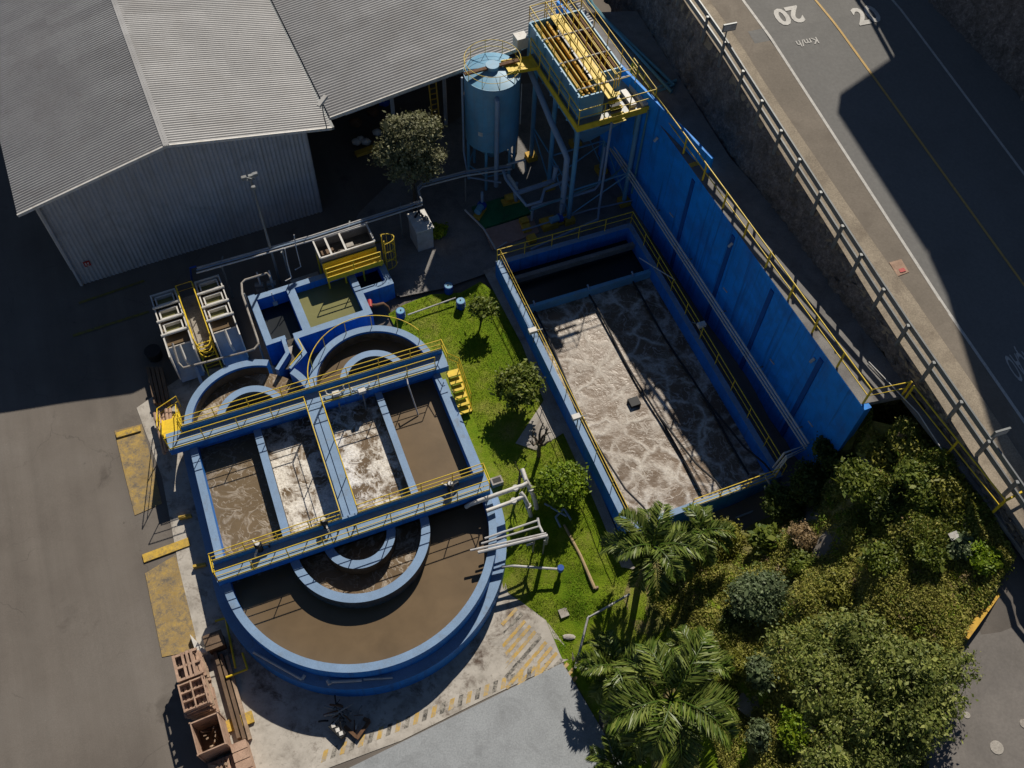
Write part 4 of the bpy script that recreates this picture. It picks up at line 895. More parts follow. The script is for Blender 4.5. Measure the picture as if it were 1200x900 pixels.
# pipe bridge
pb = thing('pipe_bridge', P(400,272,0), 'pair of long pale pipes on posts running from the warehouse to the blue silo', 'pipe rack')
for o in (0, .2, .38):
    pts = [P(230,338-18,3.0), P(365,284-2,3.0), P(495,240,3.0), P(490,224,3.0), P(495,219,3.0), P(545,206,3.0), P(600,198,3.0)]
    pts = [(x-.15*o, y+o, z-.05*(o > .3)) for x, y, z in pts]; MB().tube(pts, .045, 8).build('pipe_run', PIPEW if o != .2 else PIPEB, pb)
for u, v in ((258,310),(330,293),(408,268),(468,246),(545,207)): q = P(u,v,3.0); m_ = MB(); m_.bar((q[0],q[1]+.1,.1), (q[0],q[1]+.1,2.95), .08); m_.bar((q[0],q[1]-.15,2.93), (q[0],q[1]+.6,2.93), .07); m_.build('post', STEEL, pb)

# ------------------------------------------------------------------ blue silo
sp = np.array(P(570,200,.9)); top_ = np.array(P(577,83,8.3)); sc_ = (top_[0], top_[1])
si = thing('silo', (sc_[0], sc_[1], .9), 'tall round blue silo with conical bottom beside the yellow-railed tower', 'silo')
RS = 1.5
MB().cyl(sc_, RS, 3.9, 8.2, 48).build('shell', BLUES, si, True)
MB().cyl(sc_, .18, 2.3, 3.9, 40, RS-.02).build('cone', BLUES, si, True)
rfm = MB(); rfm.cyl(sc_, RS+.03, 8.2, 8.26, 48); rfm.cyl(sc_, RS, 8.26, 8.5, 48, .35); rfm.build('roof', BLUES, si, True)
MB().cyl(sc_, .36, 8.42, 8.72, 20).build('hatch', BLUES, si, True)
MB().bar((sc_[0]-1.42,sc_[1]-.75,8.62), (sc_[0]+1.35,sc_[1]+.55,8.62), .22, .1).build('roof_beam', RUST, si)
for i in range(10):
    an = 2*PI*i/10; MB().bar((sc_[0]+.3*math.cos(an),sc_[1]+.3*math.sin(an),8.49), (sc_[0]+(RS-.02)*math.cos(an),sc_[1]+(RS-.02)*math.sin(an),8.29), .035).build('roof_rib', BLUES, si)
ring = lambda r, z, n=40, a0=0, a1=2*PI: [(sc_[0]+r*math.cos(a0+(a1-a0)*i/n), sc_[1]+r*math.sin(a0+(a1-a0)*i/n), z) for i in range(n+1)]
MB().tube(ring(RS-.02,9.1), .016, 6).build('top_rail', YEL, si); MB().tube(ring(RS-.02,8.7), .013, 6).build('mid_rail', YEL, si)
for p in ring(RS-.02,8.2,10)[:-1]: MB().tube([p, (p[0],p[1],9.1)], .016, 6).build('post', YEL, si)
for i in range(6):
    an = 2*PI*i/6+.35; c = (sc_[0]+(RS-.12)*math.cos(an), sc_[1]+(RS-.12)*math.sin(an)); MB().tube([(*c,.8), (*c,4.2)], .09, 10).build('leg', BLUES, si)
MB().tube(ring(RS-.12,1.9,6,.35,.35+2*PI), .05, 6).build('leg_tie', BLUES, si)
nl = np.array(P(570,150,5)); lb = MB(); 
dirv = np.array([-.08,-1.0]); dirv /= np.linalg.norm(dirv); tv = np.array([-dirv[1], dirv[0]]); an0 = math.atan2(dirv[1], dirv[0])-.30
arc_ = [(sc_[0]+(RS+.012)*math.cos(an0+x), sc_[1]+(RS+.012)*math.sin(an0+x)) for x in (-.09,-.03,.03,.09)]
lb.add([(*p,5.0) for p in arc_]+[(*p,5.28) for p in arc_], [[0,1,5,4],[1,2,6,5],[2,3,7,6]]); lb.build('name_plate', WHITE, si)
vp = math.atan2(dirv[1], dirv[0])+.28; c1 = (sc_[0]+(RS+.28)*math.cos(vp), sc_[1]+(RS+.28)*math.sin(vp)); c0 = (sc_[0]+(RS-.05)*math.cos(vp), sc_[1]+(RS-.05)*math.sin(vp))
MB().tube([(*c0,7.75), (*c1,7.75), (*c1,7.55), (*c1,2.2), (*c1,1.6)], .13, 12).build('overflow_pipe', PIPEB, si, True)
vp2 = PI+.45; c1 = (sc_[0]+(RS+.22)*math.cos(vp2), sc_[1]+(RS+.22)*math.sin(vp2)); MB().tube([(*c1,8.4), (*c1,3.2), (c1[0]+.3,c1[1]-.9,2.1), (c1[0]+2.2,c1[1]-1.2,2.1)], .06, 8).build('side_pipe', PIPEB, si)
vp3 = .1; c1 = (sc_[0]+(RS+.08)*math.cos(vp3), sc_[1]+(RS+.08)*math.sin(vp3)); MB().tube([(*c1,7.4), (*c1,4.6)], .035, 6).build('level_gauge', WHITE, si)

# ------------------------------------------------------------------ settler tower
TW = Frame(P(677,150,8.3)[:2], 25.5)            # front left corner of its platform
tw_ = thing('settler_tower', TW(2.2,3,.9), 'tall blue settler tower with yellow railed platform on top of slender legs', 'tower')
ZP, ZT = 8.3, 9.75
def pt(u, v, z): return TW.inv(P(u, v, z))
x1 = pt(767,123,ZP)[0]; yb = pt(624,63,ZP)[1]
bxl = pt(680,115,ZT); bxr = pt(742,95,ZT); byb = pt(624,25,ZT)[1]
bx0, bx1, by0, by1 = bxl[0], bxr[0], bxl[1], byb
MB().prism([TW(0,0)[:2], TW(x1,0)[:2], TW(x1,1.9)[:2], TW(bx1+.9,1.9)[:2], TW(bx1+.9,by0+.3)[:2], TW(0,by0+.3)[:2]] if False else [TW(0,0)[:2], TW(x1,0)[:2], TW(x1,2.6)[:2], TW(bx1,2.6)[:2], TW(bx1,by0+1.3)[:2], TW(bx0+1.35,by0+1.3)[:2], TW(bx0+1.35,by0)[:2], TW(bx0,by0)[:2], TW(bx0,yb)[:2], TW(0,yb)[:2]], ZP-.08, ZP).build('deck', STEEL, tw_)
ed_ = MB(); 
for p, q in (((0,yb),(0,0)), ((0,0),(x1,0)), ((x1,0),(x1,2.6))): ed_.bar(TW(*p,ZP-.08), TW(*q,ZP-.08), .06, .38)
ed_.build('edge_beam', YEL, tw_)
railing(tw_, [TW(.05,yb,ZP), TW(.05,.05,ZP), TW(x1-.05,.05,ZP), TW(x1-.05,2.6,ZP)], h=1.05, spacing=1.3, r=.032)
# hopper
q_ = [TW(bx0,by0), TW(bx1,by0), TW(bx1,by1), TW(bx0,by1)]
hw = MB(); th = .08
hw.fbox(TW, bx0,bx0+1.35, by0,by0+th, 7.4,ZT); hw.fbox(TW, bx0+1.35-th,bx0+1.35, by0+th,by0+1.3, 7.4,ZT); hw.fbox(TW, bx0+1.35,bx1, by0+1.3,by0+1.3+th, 7.4,ZT); hw.fbox(TW, bx0,bx1, by1-th,by1, 7.4,ZT); hw.fbox(TW, bx0,bx0+th, by0+th,by1-th, 7.4,ZT); hw.fbox(TW, bx1-th,bx1, by0+1.3+th,by1-th, 7.4,ZT); hw.build('hopper_box', BLUES, tw_)
for b in np.linspace(by0+.1, by1-.1, 7): MB().bar(TW(bx0-.03,b,7.4), TW(bx0-.03,b,ZT), .07, .09).build('stiffener', BLUES, tw_)
MB().bar(TW(bx0-.03,by0,8.9), TW(bx0-.03,by1,8.9), .07, .1).build('stiffener', BLUES, tw_)
cn = MB(); cx, cy = (bx0+bx1)/2, by0+1.6
cn.add([TW(bx0,by0,7.4), TW(bx1,by0,7.4), TW(bx1,by0+3.2,7.4), TW(bx0,by0+3.2,7.4), TW(cx-.25,cy-.25,5.2), TW(cx+.25,cy-.25,5.2), TW(cx+.25,cy+.25,5.2), TW(cx-.25,cy+.25,5.2)], [[3,2,1,0],[4,5,6,7],[0,1,5,4],[1,2,6,5],[2,3,7,6],[3,0,4,7]]); cn.build('hopper_cone', BLUES, tw_)
cn = MB(); cy += 3.2
cn.add([TW(bx0,by0+3.2,7.4), TW(bx1,by0+3.2,7.4), TW(bx1,by1,7.4), TW(bx0,by1,7.4), TW(cx-.25,cy-.25,5.2), TW(cx+.25,cy-.25,5.2), TW(cx+.25,cy+.25,5.2), TW(cx-.25,cy+.25,5.2)], [[3,2,1,0],[4,5,6,7],[0,1,5,4],[1,2,6,5],[2,3,7,6],[3,0,4,7]]); cn.build('hopper_cone', BLUES, tw_)
MB().fbox(TW, bx0+th,bx1-th, by0+1.3+th,by1-th, 9.2,9.24).build('water_surface', W_DARK, tw_)
# launders, catwalk and rails over the hopper
for o, w in ((.3,.12), (.62,.08), (.95,.10), (bx1-bx0-.9,.10), (bx1-bx0-.55,.08), (bx1-bx0-.3,.12)): MB().fbox(TW, bx0+o-w/2,bx0+o+w/2, by0+(.2 if o < 1 else 1.5),by1-.2, ZT-.3,ZT-.08).build('launder', YELW if o < 1 else RUST, tw_)
cxm = (bx0+bx1)/2
MB().fbox(TW, cxm-.26,cxm+.26, by0-.6,by1, ZT+.01,ZT+.06).build('catwalk', YEL, tw_)
for o in (-.62,-.26,.26,.62): railing(tw_, [TW(cxm+o,by0-.2+abs(o)*.4,ZT+.05), TW(cxm+o,by1,ZT+.05)], h=.95, spacing=1.7, r=.03)
railing(tw_, [TW(bx0,by1,ZT), TW(bx0,by0,ZT), TW(cxm-.45,by0,ZT)], h=.95, spacing=1.5); railing(tw_, [TW(bx1+.02,by1,ZT), TW(bx1+.02,by0,ZT), TW(cxm+.45,by0,ZT)], h=.95, spacing=1.5); railing(tw_, [TW(bx0,by1,ZT), TW(bx1,by1,ZT)], h=.95, spacing=1.2)
for b in (by0+.5, by0+2.6, by0+4.6): MB().tube([TW(bx0+.05,b,ZT+.08), TW(bx1-.05,b,ZT+.08)], .045, 8).build('cross_pipe', PIPEW, tw_)
for i in range(5): MB().fbox(TW, cxm-.1,cxm+.6, by0-.3-.22*i,by0-.1-.22*i, ZT-.2-.24*i,ZT-.16-.24*i).build('stair_tread', YEL, tw_)
for a, b, w, l in ((3.3,.9,.16,.6), (3.9,.9,.14,.8), (2.4,.6,.3,.2)): MB().fbox(TW, a-w,a+w, b-l,b+l, ZP+.002,ZP+.22).build('cable_tray', WHITE if w < .3 else DARK, tw_)
# legs and bracing
LX = [(.25,.35), (x1-.6,.4), (.3,3.2), (x1-.7,3.2), (.3,yb-.3), (x1-1.2,yb-.3)]
for a, b in LX: MB().tube([TW(a,b,.9), TW(a,b,ZP-.1)], .13, 12).build('leg', BLUES, tw_)
for i, j in ((0,1),(0,2),(1,3),(2,3),(2,4),(3,5)):
    (a, b), (c, d) = LX[i], LX[j]
    MB().tube([TW(a,b,3.4), TW(c,d,3.4)], .05, 6).build('tie_bar', BLUES, tw_); MB().tube([TW(a,b,1.4), TW(c,d,3.3)], .04, 6).build('brace', BLUES, tw_)
MB().tube([TW(-.25,yb-.6,7.9), TW(-.25,2.4,6.7), TW(-.15,.9,6.0), TW(-.1,.6,5.7), TW(-.1,.6,1.7)], .16, 12).build('down_pipe', PIPEB, tw_, True)
MB().tube([TW(1.9,-.08,ZP-.2), TW(1.9,-.08,1.7), TW(1.6,-.6,1.5), TW(-2.8,-1.2,1.5)], .07, 8).build('down_pipe', PIPEB, tw_)
MB().tube([TW(x1-.4,-.05,ZP-.1), TW(x1-.5,-.08,2.2)], .06, 8).build('down_pipe', PIPET, tw_)
# link bridge from silo to tower, yellow crates of fittings and a grey box
t = thing('equipment_box', P(609,50,8), 'pale grey equipment box on a post between the silo and the tower', 'box'); p = P(610,48,8.9); MB().box(p[:2], N.A, N.B, .32, .3, 8.6, 9.25).build('housing', WHITE, t); MB().bar((p[0],p[1],.9), (p[0],p[1],8.6), .12).build('post', STEEL, t)
t = thing('link_stairs', P(617,65,6), 'yellow link stairs between the silo top and the tower platform', 'stairs')
for i in range(7): m_ = MB(); a, b = -1.6+i*.22, yb-.7; m_.fbox(TW, a-.1,a+.1, b-.45,b+.45, 8.5-.03*i,8.54-.03*i); m_.build('tread', YEL, t)
for o in (-.47,.47): MB().bar(TW(-1.75,yb-.7+o,8.5), TW(0,yb-.7+o,8.3), .05, .2).build('stringer', YEL, t)
# yellow plinths at the legs
for (a, b), l in zip(LX, ('front left','front right','middle left','middle right','back left','back right')):
    m_ = MB(); m_.fbox(TW, a-.3,a+.3, b-.3,b+.3, .85,1.25); tag(m_.build('plinth', YELW), 'yellow footing block under the '+l+' leg of the settler tower', 'plinth', 'yellow footing blocks of the tower')
# pump skid on a green floor
gp = [P(*q,1.0) for q in ((553,243),(567,268),(622,250),(607,226))]; m_ = MB(); m_.prism([p[:2] for p in gp], .85,1.06); struct(m_.build('pump_floor', GREEN))
gp = [P(*q,1.0) for q in ((567,269),(577,292),(632,272),(623,252))]; m_ = MB(); m_.prism([p[:2] for p in gp], .85,1.0); struct(m_.build('pump_floor', PINKF))
def pump(u, v, mat, label, ang):
    p = P(u,v,1.1); t = thing('pump', p, label, 'pump', 'pumps below the tower'); A = (math.cos(ang), math.sin(ang)); B = (-A[1], A[0])
    MB().box(p[:2], A, B, .5, .22, 1.06, 1.2).build('base', YELW, t); MB().tube([(p[0]-.3*A[0],p[1]-.3*A[1],1.48), (p[0]+.2*A[0],p[1]+.2*A[1],1.48)], .2, 14).build('motor', mat, t, True)
    MB().tube([(p[0]+.22*A[0],p[1]+.22*A[1],1.45), (p[0]+.42*A[0],p[1]+.42*A[1],1.45)], .27, 14).build('casing', BLUED, t, True); MB().tube([(p[0]+.35*A[0],p[1]+.35*A[1],1.6), (p[0]+.35*A[0],p[1]+.35*A[1],2.5)], .08, 8).build('outlet', PIPEB, t)
pump(598,236,YELW,'yellow pump on the green floor patch below the tower',.4); pump(562,250,BLUES,'blue pump at the left edge of the green floor patch',1.2); pump(650,262,BLUES,'blue pump right of the pinkish floor patch',.5)
for q, l in (((643,262),'largest yellow block in the shade right of the pinkish floor'), ((617,268),'yellow block touching the right edge of the pinkish floor'), ((623,280),'yellow block closest to the basin wall, by the pinkish floor'), ((614,260),'yellow block between the green and pinkish floors')):
    p = P(*q,1.1); m_ = MB(); s_ = .45 if 'largest' in l else .24; m_.box(p[:2], N.A, N.B, s_, s_*.8, .85,1.3); tag(m_.build('plinth', YELW), l, 'plinth', 'yellow pump plinths')
# pipework in the shade below the tower
def pipe(pts, r, mat, label, grp='pipes below the tower and silo', nm='pipe'):
    Q = [P(u,v,z) for u, v, z in pts]; mb = MB(); mb.tube(Q, r, 10); o = mb.build(nm, mat, None, True); return tag(o, label, 'pipe', grp)
pipe([(590,200,3.4),(593,210,3.4),(605,226,3.4),(617,241,3.4),(634,236,3.4),(638,222,3.4),(667,210,3.4),(664,203,3.6)], .09, PIPEB, 'grey pipe bending in a hook beside the settler tower legs')
pipe([(606,226,3.2),(640,215,3.2),(649,211,3.2),(652,195,4.2)], .14, PIPEB, 'thick grey pipe running from the green floor up to the tower')
pipe([(623,258,1.2),(624,243,2.6),(634,240,2.6),(660,233,2.6),(697,222,2.6),(702,215,2.8),(709,172,4.6)], .08, PIPEB, 'long grey pipe crossing in front of the tower legs')
pipe([(545,250-4,1.2),(567,268,1.2),(581,292,1.2),(594,284,1.2)], .06, PIPEW, 'white pipe framing the pinkish floor patch')
pipe([(621,247,2.8),(660,232,2.8),(712,211,2.8),(737,190,3.2),(746,134,7.5)], .05, PIPET, 'thin teal pipe rising at the right of the tower')
pipe([(595,206,3.3),(602,216,3.3),(606,224,3.3)], .13, WHITE, 'short thick white pipe catching the sun below the silo')
pipe([(594,193,3.4),(615,187,3.4),(616,200,2.0)], .06, PIPEW, 'short white pipe bend right under the blue silo')
pipe([(612,270,1.3),(690,246,1.3),(745,234,1.3)], .05, PIPEB, 'low grey pipe lying along the end of the basin')
pipe([(605,235,1.1),(604,228,2.5),(604,215,3.3)], .12, PIPEB, 'upright thick pipe standing on the green floor')
# ------------------------------------------------------------------ aeration basin
ab_ = thing('aeration_basin', BS(4,-8,.9), 'long rectangular blue basin of frothing brown water beside the tall blue wall', 'basin')
BW, BL_, ZB, ZBW = 8.02, 16.75, 2.2, 1.3
def bsq(a0, a1, b0, b1): return a0, a1, -b1, -b0
w_ = MB(); w_.fbox(BS, *bsq(0,.3,0,BL_), .2, ZB); w_.build('left_wall', BLUE, ab_)
w_ = MB(); w_.fbox(BS, *bsq(BW-.3,BW,0,BL_), .2, ZB); w_.build('right_wall', BLUE, ab_)
w_ = MB(); w_.fbox(BS, *bsq(.302,BW-.302,0,.3), .2, ZB); w_.build('end_wall', BLUE, ab_)
w_ = MB(); w_.fbox(BS, *bsq(.302,BW-.302,BL_-.3,BL_), .2, ZB); w_.build('end_wall', BLUE, ab_)
MB().fbox(BS, *bsq(.302,BW-.302,3.1,3.3), .2, ZB-.35).build('cross_wall', BLUES, ab_)
MB().fbox(BS, *bsq(.302,BW-.302,1.0,1.25), 1.45, 1.8).build('cross_channel', CONCG, ab_)
struct(MB().add([BS(.29,-3.29,ZBW), BS(BW-.29,-3.29,ZBW), BS(BW-.29,-BL_+.29,ZBW), BS(.29,-BL_+.29,ZBW)], [[0,1,2,3]]).build('water', W_BASIN))
struct(MB().add([BS(.29,-.29,ZBW-.1), BS(BW-.29,-.29,ZBW-.1), BS(BW-.29,-3.11,ZBW-.1), BS(.29,-3.11,ZBW-.1)], [[0,1,2,3]]).build('water', W_DARK))
railing(ab_, [BS(.24,-BL_+.5,ZB), BS(.24,-.06,ZB)], h=.85, spacing=1.9, r=.02)
railing(ab_, [BS(.06,-.06,ZB), BS(BW-.06,-.06,ZB)], h=.95, spacing=1.6)
railing(ab_, [BS(BW-.06,-.06,ZB), BS(BW-.06,-BL_+.06,ZB)], h=.95, spacing=1.6)
railing(ab_, [BS(BW-.4,-BL_+.06,ZB), BS(3.2,-BL_+.06,ZB)], h=.9, spacing=1.6, kick=.1)
for i, (a0, a1, l) in enumerate(((.95,.62,'left of three dark air hoses along the frothing basin'), (4.05,4.35,'middle of three dark air hoses along the frothing basin'), (6.65,6.95,'right of three dark air hoses along the frothing basin, in the shade'))):
    t = thing('air_hose', BS(a0,-3.3,1.4), l, 'hose', 'air hoses across the basin')
    pts = [BS(a0+(a1-a0)*s+.06*math.sin(9*s+i), -3.25-12.6*s, 1.42+.03*math.sin(14*s)) for s in np.linspace(0,1,26)]
    MB().tube(pts, .055, 8).build('hose_run', DARK, t, True)
    MB().tube([pts[0], BS(a0,-3.2,2.0), BS(a0,-3.05,2.02)], .05, 8).build('drop_leg', PIPEB, t, True)
    MB().tube([pts[16], BS(a1+.3,-14.6,1.8), BS(a1+.55,-15.9,2.25), BS(a1+.55,-16.5,2.4)], .05, 8).build('riser', DARK, t, True)
p = P(743,472,1.35); m_ = MB(); m_.box(p[:2], BS.A, BS.B, .26, .24, 1.2, 1.5); tag(m_.build('float', DARK), 'square black float in the middle of the frothing basin', 'float')
def rail_lamp(u, v, label, s=1):
    p = P(u,v,3.15); t = thing('basin_floodlight', p, label, 'floodlight', 'floodlights on the basin rails')
    MB().box(p[:2], BS.A, BS.B, .2, .13, 3.08, 3.28).build('lamp_head', WHITE, t); MB().bar((p[0]+.1,p[1],2.2), (p[0]+.1,p[1],3.08), .05).build('bracket', STEEL, t); MB().bar((p[0],p[1],3.18), (p[0]+.5*s,p[1]+.1,3.22), .04).build('arm', STEEL, t)
rail_lamp(624,388,'white floodlight on the left basin rail, higher of the two'); rail_lamp(675,489,'white floodlight on the left basin rail, lower of the two'); rail_lamp(822,381,'white floodlight on the shaded right basin rail',-1)
t = thing('long_pole', P(770,327,2.6), 'thin pale pole lying across the right basin rail', 'pole'); MB().tube([P(749,302,3.3), P(791,328,2.8)], .03, 6).build('shaft', PIPEW, t)
t = thing('hose_reel_pipe', P(900,565,2.4), 'bent pale pipe hooking over the near right corner of the basin', 'pipe'); MB().tube([P(891,562,1.6), P(891,556,2.5), P(896,555,2.7), P(899,562,2.5), P(905,573,2.3)], .05, 8).build('pipe_run', PIPEW, t, True); MB().tube([P(896,571,2.3), P(906,587,1.0)], .05, 8).build('pipe_run', PIPEW, t)
m_ = MB(); p = P(920,584,1.0); m_.box(p[:2], BS.A, BS.B, .55, .5, .85,1.15); tag(m_.build('plinth', YELW), 'dull yellow square plinth in the shade off the near right basin corner', 'plinth')
t = thing('low_pipe', P(880,603,1.0), 'thin pipe along the ground below the near end of the basin', 'pipe'); MB().tube([P(862,607,1.0), P(908,589,1.0), P(930,560,1.3)], .05, 6).build('pipe_run', PIPEB, t)

# ------------------------------------------------------------------ tall blue wall
bw = thing('retaining_wall', wl((tA+tB)/2, 0, .9), 'tall blue painted retaining wall along the right side of the basin', 'wall')
MB().prism([wl(tA+1,0,0)[:2], wl(tB+.3,0,0)[:2], wl(tB+.3,.35,0)[:2], wl(tA+1,.35,0)[:2]], 0, 7.985).build('wall', BLUEW, bw)
tC = np.dot(P(748,590,.9)[:2], wd)
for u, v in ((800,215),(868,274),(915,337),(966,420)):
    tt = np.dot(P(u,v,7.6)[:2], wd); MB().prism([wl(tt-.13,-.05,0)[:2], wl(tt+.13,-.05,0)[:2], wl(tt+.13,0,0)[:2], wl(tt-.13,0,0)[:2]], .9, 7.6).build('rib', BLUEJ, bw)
for u, v in ((867,282),(966,416),(782,158)):
    tt = np.dot(P(u,v,7.2)[:2], wd); MB().tube([wl(tt,-.02,7.2), wl(tt,-.2,7.0)], .07, 10).build('drain_spout', PIPEW, bw)
for u, v in ((850,340),(787,252),(905,424),(870,432+30),(950,497)):
    q = plane_at(u, v, WM, WK-.02); tt = np.dot(q[:2], wd); MB().bar(wl(tt-.18,-.03,q[2]), wl(tt+.18,-.03,q[2]+.03), .05).build('wall_bracket', PIPEW, bw)
gr = thing('wall_railing', wl((tA+tB)/2, .1, 8.02), 'long yellow railing along the top of the tall blue wall', 'railing')
railing(gr, [wl(np.dot(P(755,140,8)[:2], wd)-3, .12, 8.02), wl(tB, .12, 8.02), P(1057,463,8.0)], h=1.05, spacing=2.0, r=.035, post=.05)
gr = thing('walkway_railing', P(1110,535,8), 'yellow railing beside the walkway above the overgrown slope', 'railing')
railing(gr, [P(1060,468,8.0), P(1164,600,8.0)], h=1.05, spacing=2.9, r=.035, post=.05); railing(gr, [P(1164,600,8.0), P(1200,581,8.0)], h=1.0, spacing=2.0, r=.05, post=.06)
gr = thing('sunlit_line_tube', P(1030,440,8), 'thin white tube drawing a line of sunlight along the shaded walkway', 'handrail'); MB().tube([P(1018,424,8.1), P(1076,484,8.1), P(1104,527,8.1)], .025, 6).build('rail', WHITE, gr)  # white tube in place of a thin sunlit line between rail shadows
# second blue block behind the railing, yellow beam end, teal pipes
q = [P(720,62,7.6), P(766,111,7.6), P(838,186,7.6), P(823,187,7.6)]
blk = MB(); c0, c1 = P(700,50,9.0), P(834,186,9.0); dd = np.array(c1[:2])-np.array(c0[:2]); dd /= np.linalg.norm(dd); nn_ = np.array([-dd[1], dd[0]])
blk.prism([tuple(np.array(c0[:2])-dd*4), c1[:2], tuple(np.array(c1[:2])+nn_*.14), tuple(np.array(c0[:2])-dd*4+nn_*.14)], 3.5, 9.0); tag(blk.build('block_wall', BLUEW), 'second blue wall block behind the railing, right of the tower', 'wall')
m_ = MB(); m_.bar(P(808,196,7.9), P(831,188,7.9), .25, .25); tag(m_.build('beam', YELW), 'dull yellow beam across the dark walkway at the end of the blue block', 'beam')
for i, (o, l) in enumerate(((0,'upper'), (5,'lower'))):
    t = thing('teal_pipe', P(740,60,9), l+' of two teal pipes slanting down behind the settler tower', 'pipe', 'teal pipes behind the tower'); MB().tube([P(672+o,-30,8.4), P(690+o,4+o*.4,8.3), P(790-o*.6,100+o*1.6,8.1), P(793-o*.5,94+o,8.1), P(764,106+o,7.9)], .09, 8).build('pipe_run', PIPET, t)
    for u, v in ((726,40),(771,84)): q = P(u,v,8.15); MB().tube([q, (q[0],q[1],6.6)], .04, 6).build('support', PIPET, t)
# triple pipes on the blue wall
for i in range(3):
    off = -.45-.0*i; k = WK-.42; du = i*.27
    t = thing('wall_pipe', plane_at(850,370,WM,k), ('top','middle','bottom')[i]+' of three parallel pipes running along the blue wall', 'pipe', 'parallel pipes on the blue wall')
    def wp(u, v): q = plane_at(u, v, WM, k); return (q[0], q[1], q[2]-du)
    a, b_ = wp(716,166), wp(948,520); e1 = P(922-i*1,534+i*4,4.3-i*.1) 
    MB().tube([a, b_, P(921+i*.5,532+i*2.5,3.6), P(902+i*3,553+i*2,2.3)] if i else [a, b_, P(919,531,3.6), P(906,548,2.4)], .05, 8).build('pipe_run', WHITE, t)
    if i == 1:
        for s in np.linspace(.08,.95,6): q = tuple(np.array(a)+(np.array(b_)-np.array(a))*s); MB().bar((q[0],q[1],q[2]-.1), (q[0]+WM[0]*.45,q[1]+WM[1]*.45,q[2]-.1), .06).build('bracket', STEEL, t)

# ------------------------------------------------------------------ road guard rail
gd = thing('guard_rail', R(960,262), 'long two-rail grey metal guard rail along the road edge', 'guard rail')
pp = [(800,0),(825,43),(845,72),(865,106),(888,140),(908,175),(930,208),(954,246),(979,285),(1005,317),(1030,357),(1057,399),(1085,442),(1117,487),(1147,533),(1174,581)]
base = [R(*q, .06) for q in pp]; nd = [rn(q) for q in base]
fn = np.polyfit([q[1] for q in nd], [q[0] for q in nd], 2)
gpt = lambda d, h, o=0: rd(np.polyval(fn, d)+o, d, zroad(d)+.06+h)
for h, nm in ((.5,'lower_rail'), (1.05,'upper_rail')):
    m_ = MB(); ds = np.linspace(-60, -5, 28)
    for a, b_ in zip(ds[:-1], ds[1:]): m_.bar(gpt(a,h,.02), gpt(b_,h,.02), .07, .27)
    m_.build(nm, STEEL, gd)
for d in [q[1] for q in nd]+[nd[0][1]-2.1*i for i in range(1,10)]:
    MB().bar(gpt(d,-.3,-.1), gpt(d,1.15,-.1), .14, .12).build('post', STEEL, gd)
def road_sign(u, v, label):
    d = rn(R(u,v,.06))[1]; t = thing('small_sign', gpt(d,1.1), label, 'sign', 'small sign boards on the guard rail')
    b = gpt(d,1.75,.1); m_ = MB(); m_.box(b[:2], RD.A, RD.B, .04, .34, b[2]-.2, b[2]+.2); m_.build('board', STEEL, t); MB().bar(gpt(d,1.0), gpt(d,1.9), .06).build('stem', STEEL, t)
    m2 = MB(); m2.box((b[0]+RD.A[0]*.045,b[1]+RD.A[1]*.045), RD.A, RD.B, .006, .3, b[2]-.15, b[2]+.15); m2.build('face', PIPEW, t)
road_sign(846,68,'small grey sign board on the guard rail near the top of the road'); road_sign(1147,533,'small pale sign board on the guard rail near its lower end')
q = [R(1042,308,.012), R(1056,304,.012), R(1065,319,.012), R(1052,324,.012)]; m_ = MB(); m_.prism([p[:2] for p in q], [p[2] for p in q], [p[2]+.02 for p in q]); ob = m_.build('cardboard_sheet', WOODP); tag(ob, 'tan cardboard sheet lying on the road shoulder beside the white line', 'cardboard')
q = R(1057,316,.036); m_ = MB(); m_.box(q[:2], RD.A, RD.B, .12, .14, q[2], q[2]+.006); m_.build('printed_patch', REDM, ob)

# ------------------------------------------------------------------ drums, lawn fittings, white pipework
dr = thing('blue_drum', (0,0,0), 'blue plastic drum', 'drum', 'blue drums on the lawn')
MB().cyl((0,0), .235, 0, .56, 28).build('body', BLUED, dr, True)
hb = MB(); hb.cyl((0,0), .25, .12,.16, 28); hb.cyl((0,0), .25, .36,.40, 28); hb.build('hoops', BLUED, dr, True)
MB().cyl((0,0), .21, .562,.575, 24).build('lid', BLUES, dr); MB().cyl((.02,.02), .04, .58,.61, 12).build('bung', DARK, dr)
spots = [((470,366.5),'blue drum nearest the curved yellow rail on the lawn'), ((540,355),'blue drum at the right end of the thin white pipe on the lawn'), ((526,337),'blue drum in the shade at the top edge of the lawn')]
for i, (q, l) in enumerate(spots):
    p = G(q[0], q[1]+5); o = dr if i == 0 else copy_tree(dr); o.location = p; o['label'] = l; o.rotation_euler.z = i*1.3
t = thing('white_pipe', G(508,360), 'thin white pipe lying between two blue drums on the lawn', 'pipe'); MB().tube([G(478,369,.3), G(534,349,.32)], .04, 8).build('pipe_run', PIPEW, t)
t = thing('brown_hose', G(450,360), 'brown arched pipe on the grass at the corner of the inlet tank', 'pipe'); MB().tube([P(434,358,1.5), P(441,358,1.4), P(449,356,1.3), P(454,360,1.1), P(456,366,.8)], .1, 10).build('pipe_run', RUST, t, True); MB().tube([P(433,352,1.5), P(434,360,1.5)], .12, 8).build('valve', REDM, t, True)
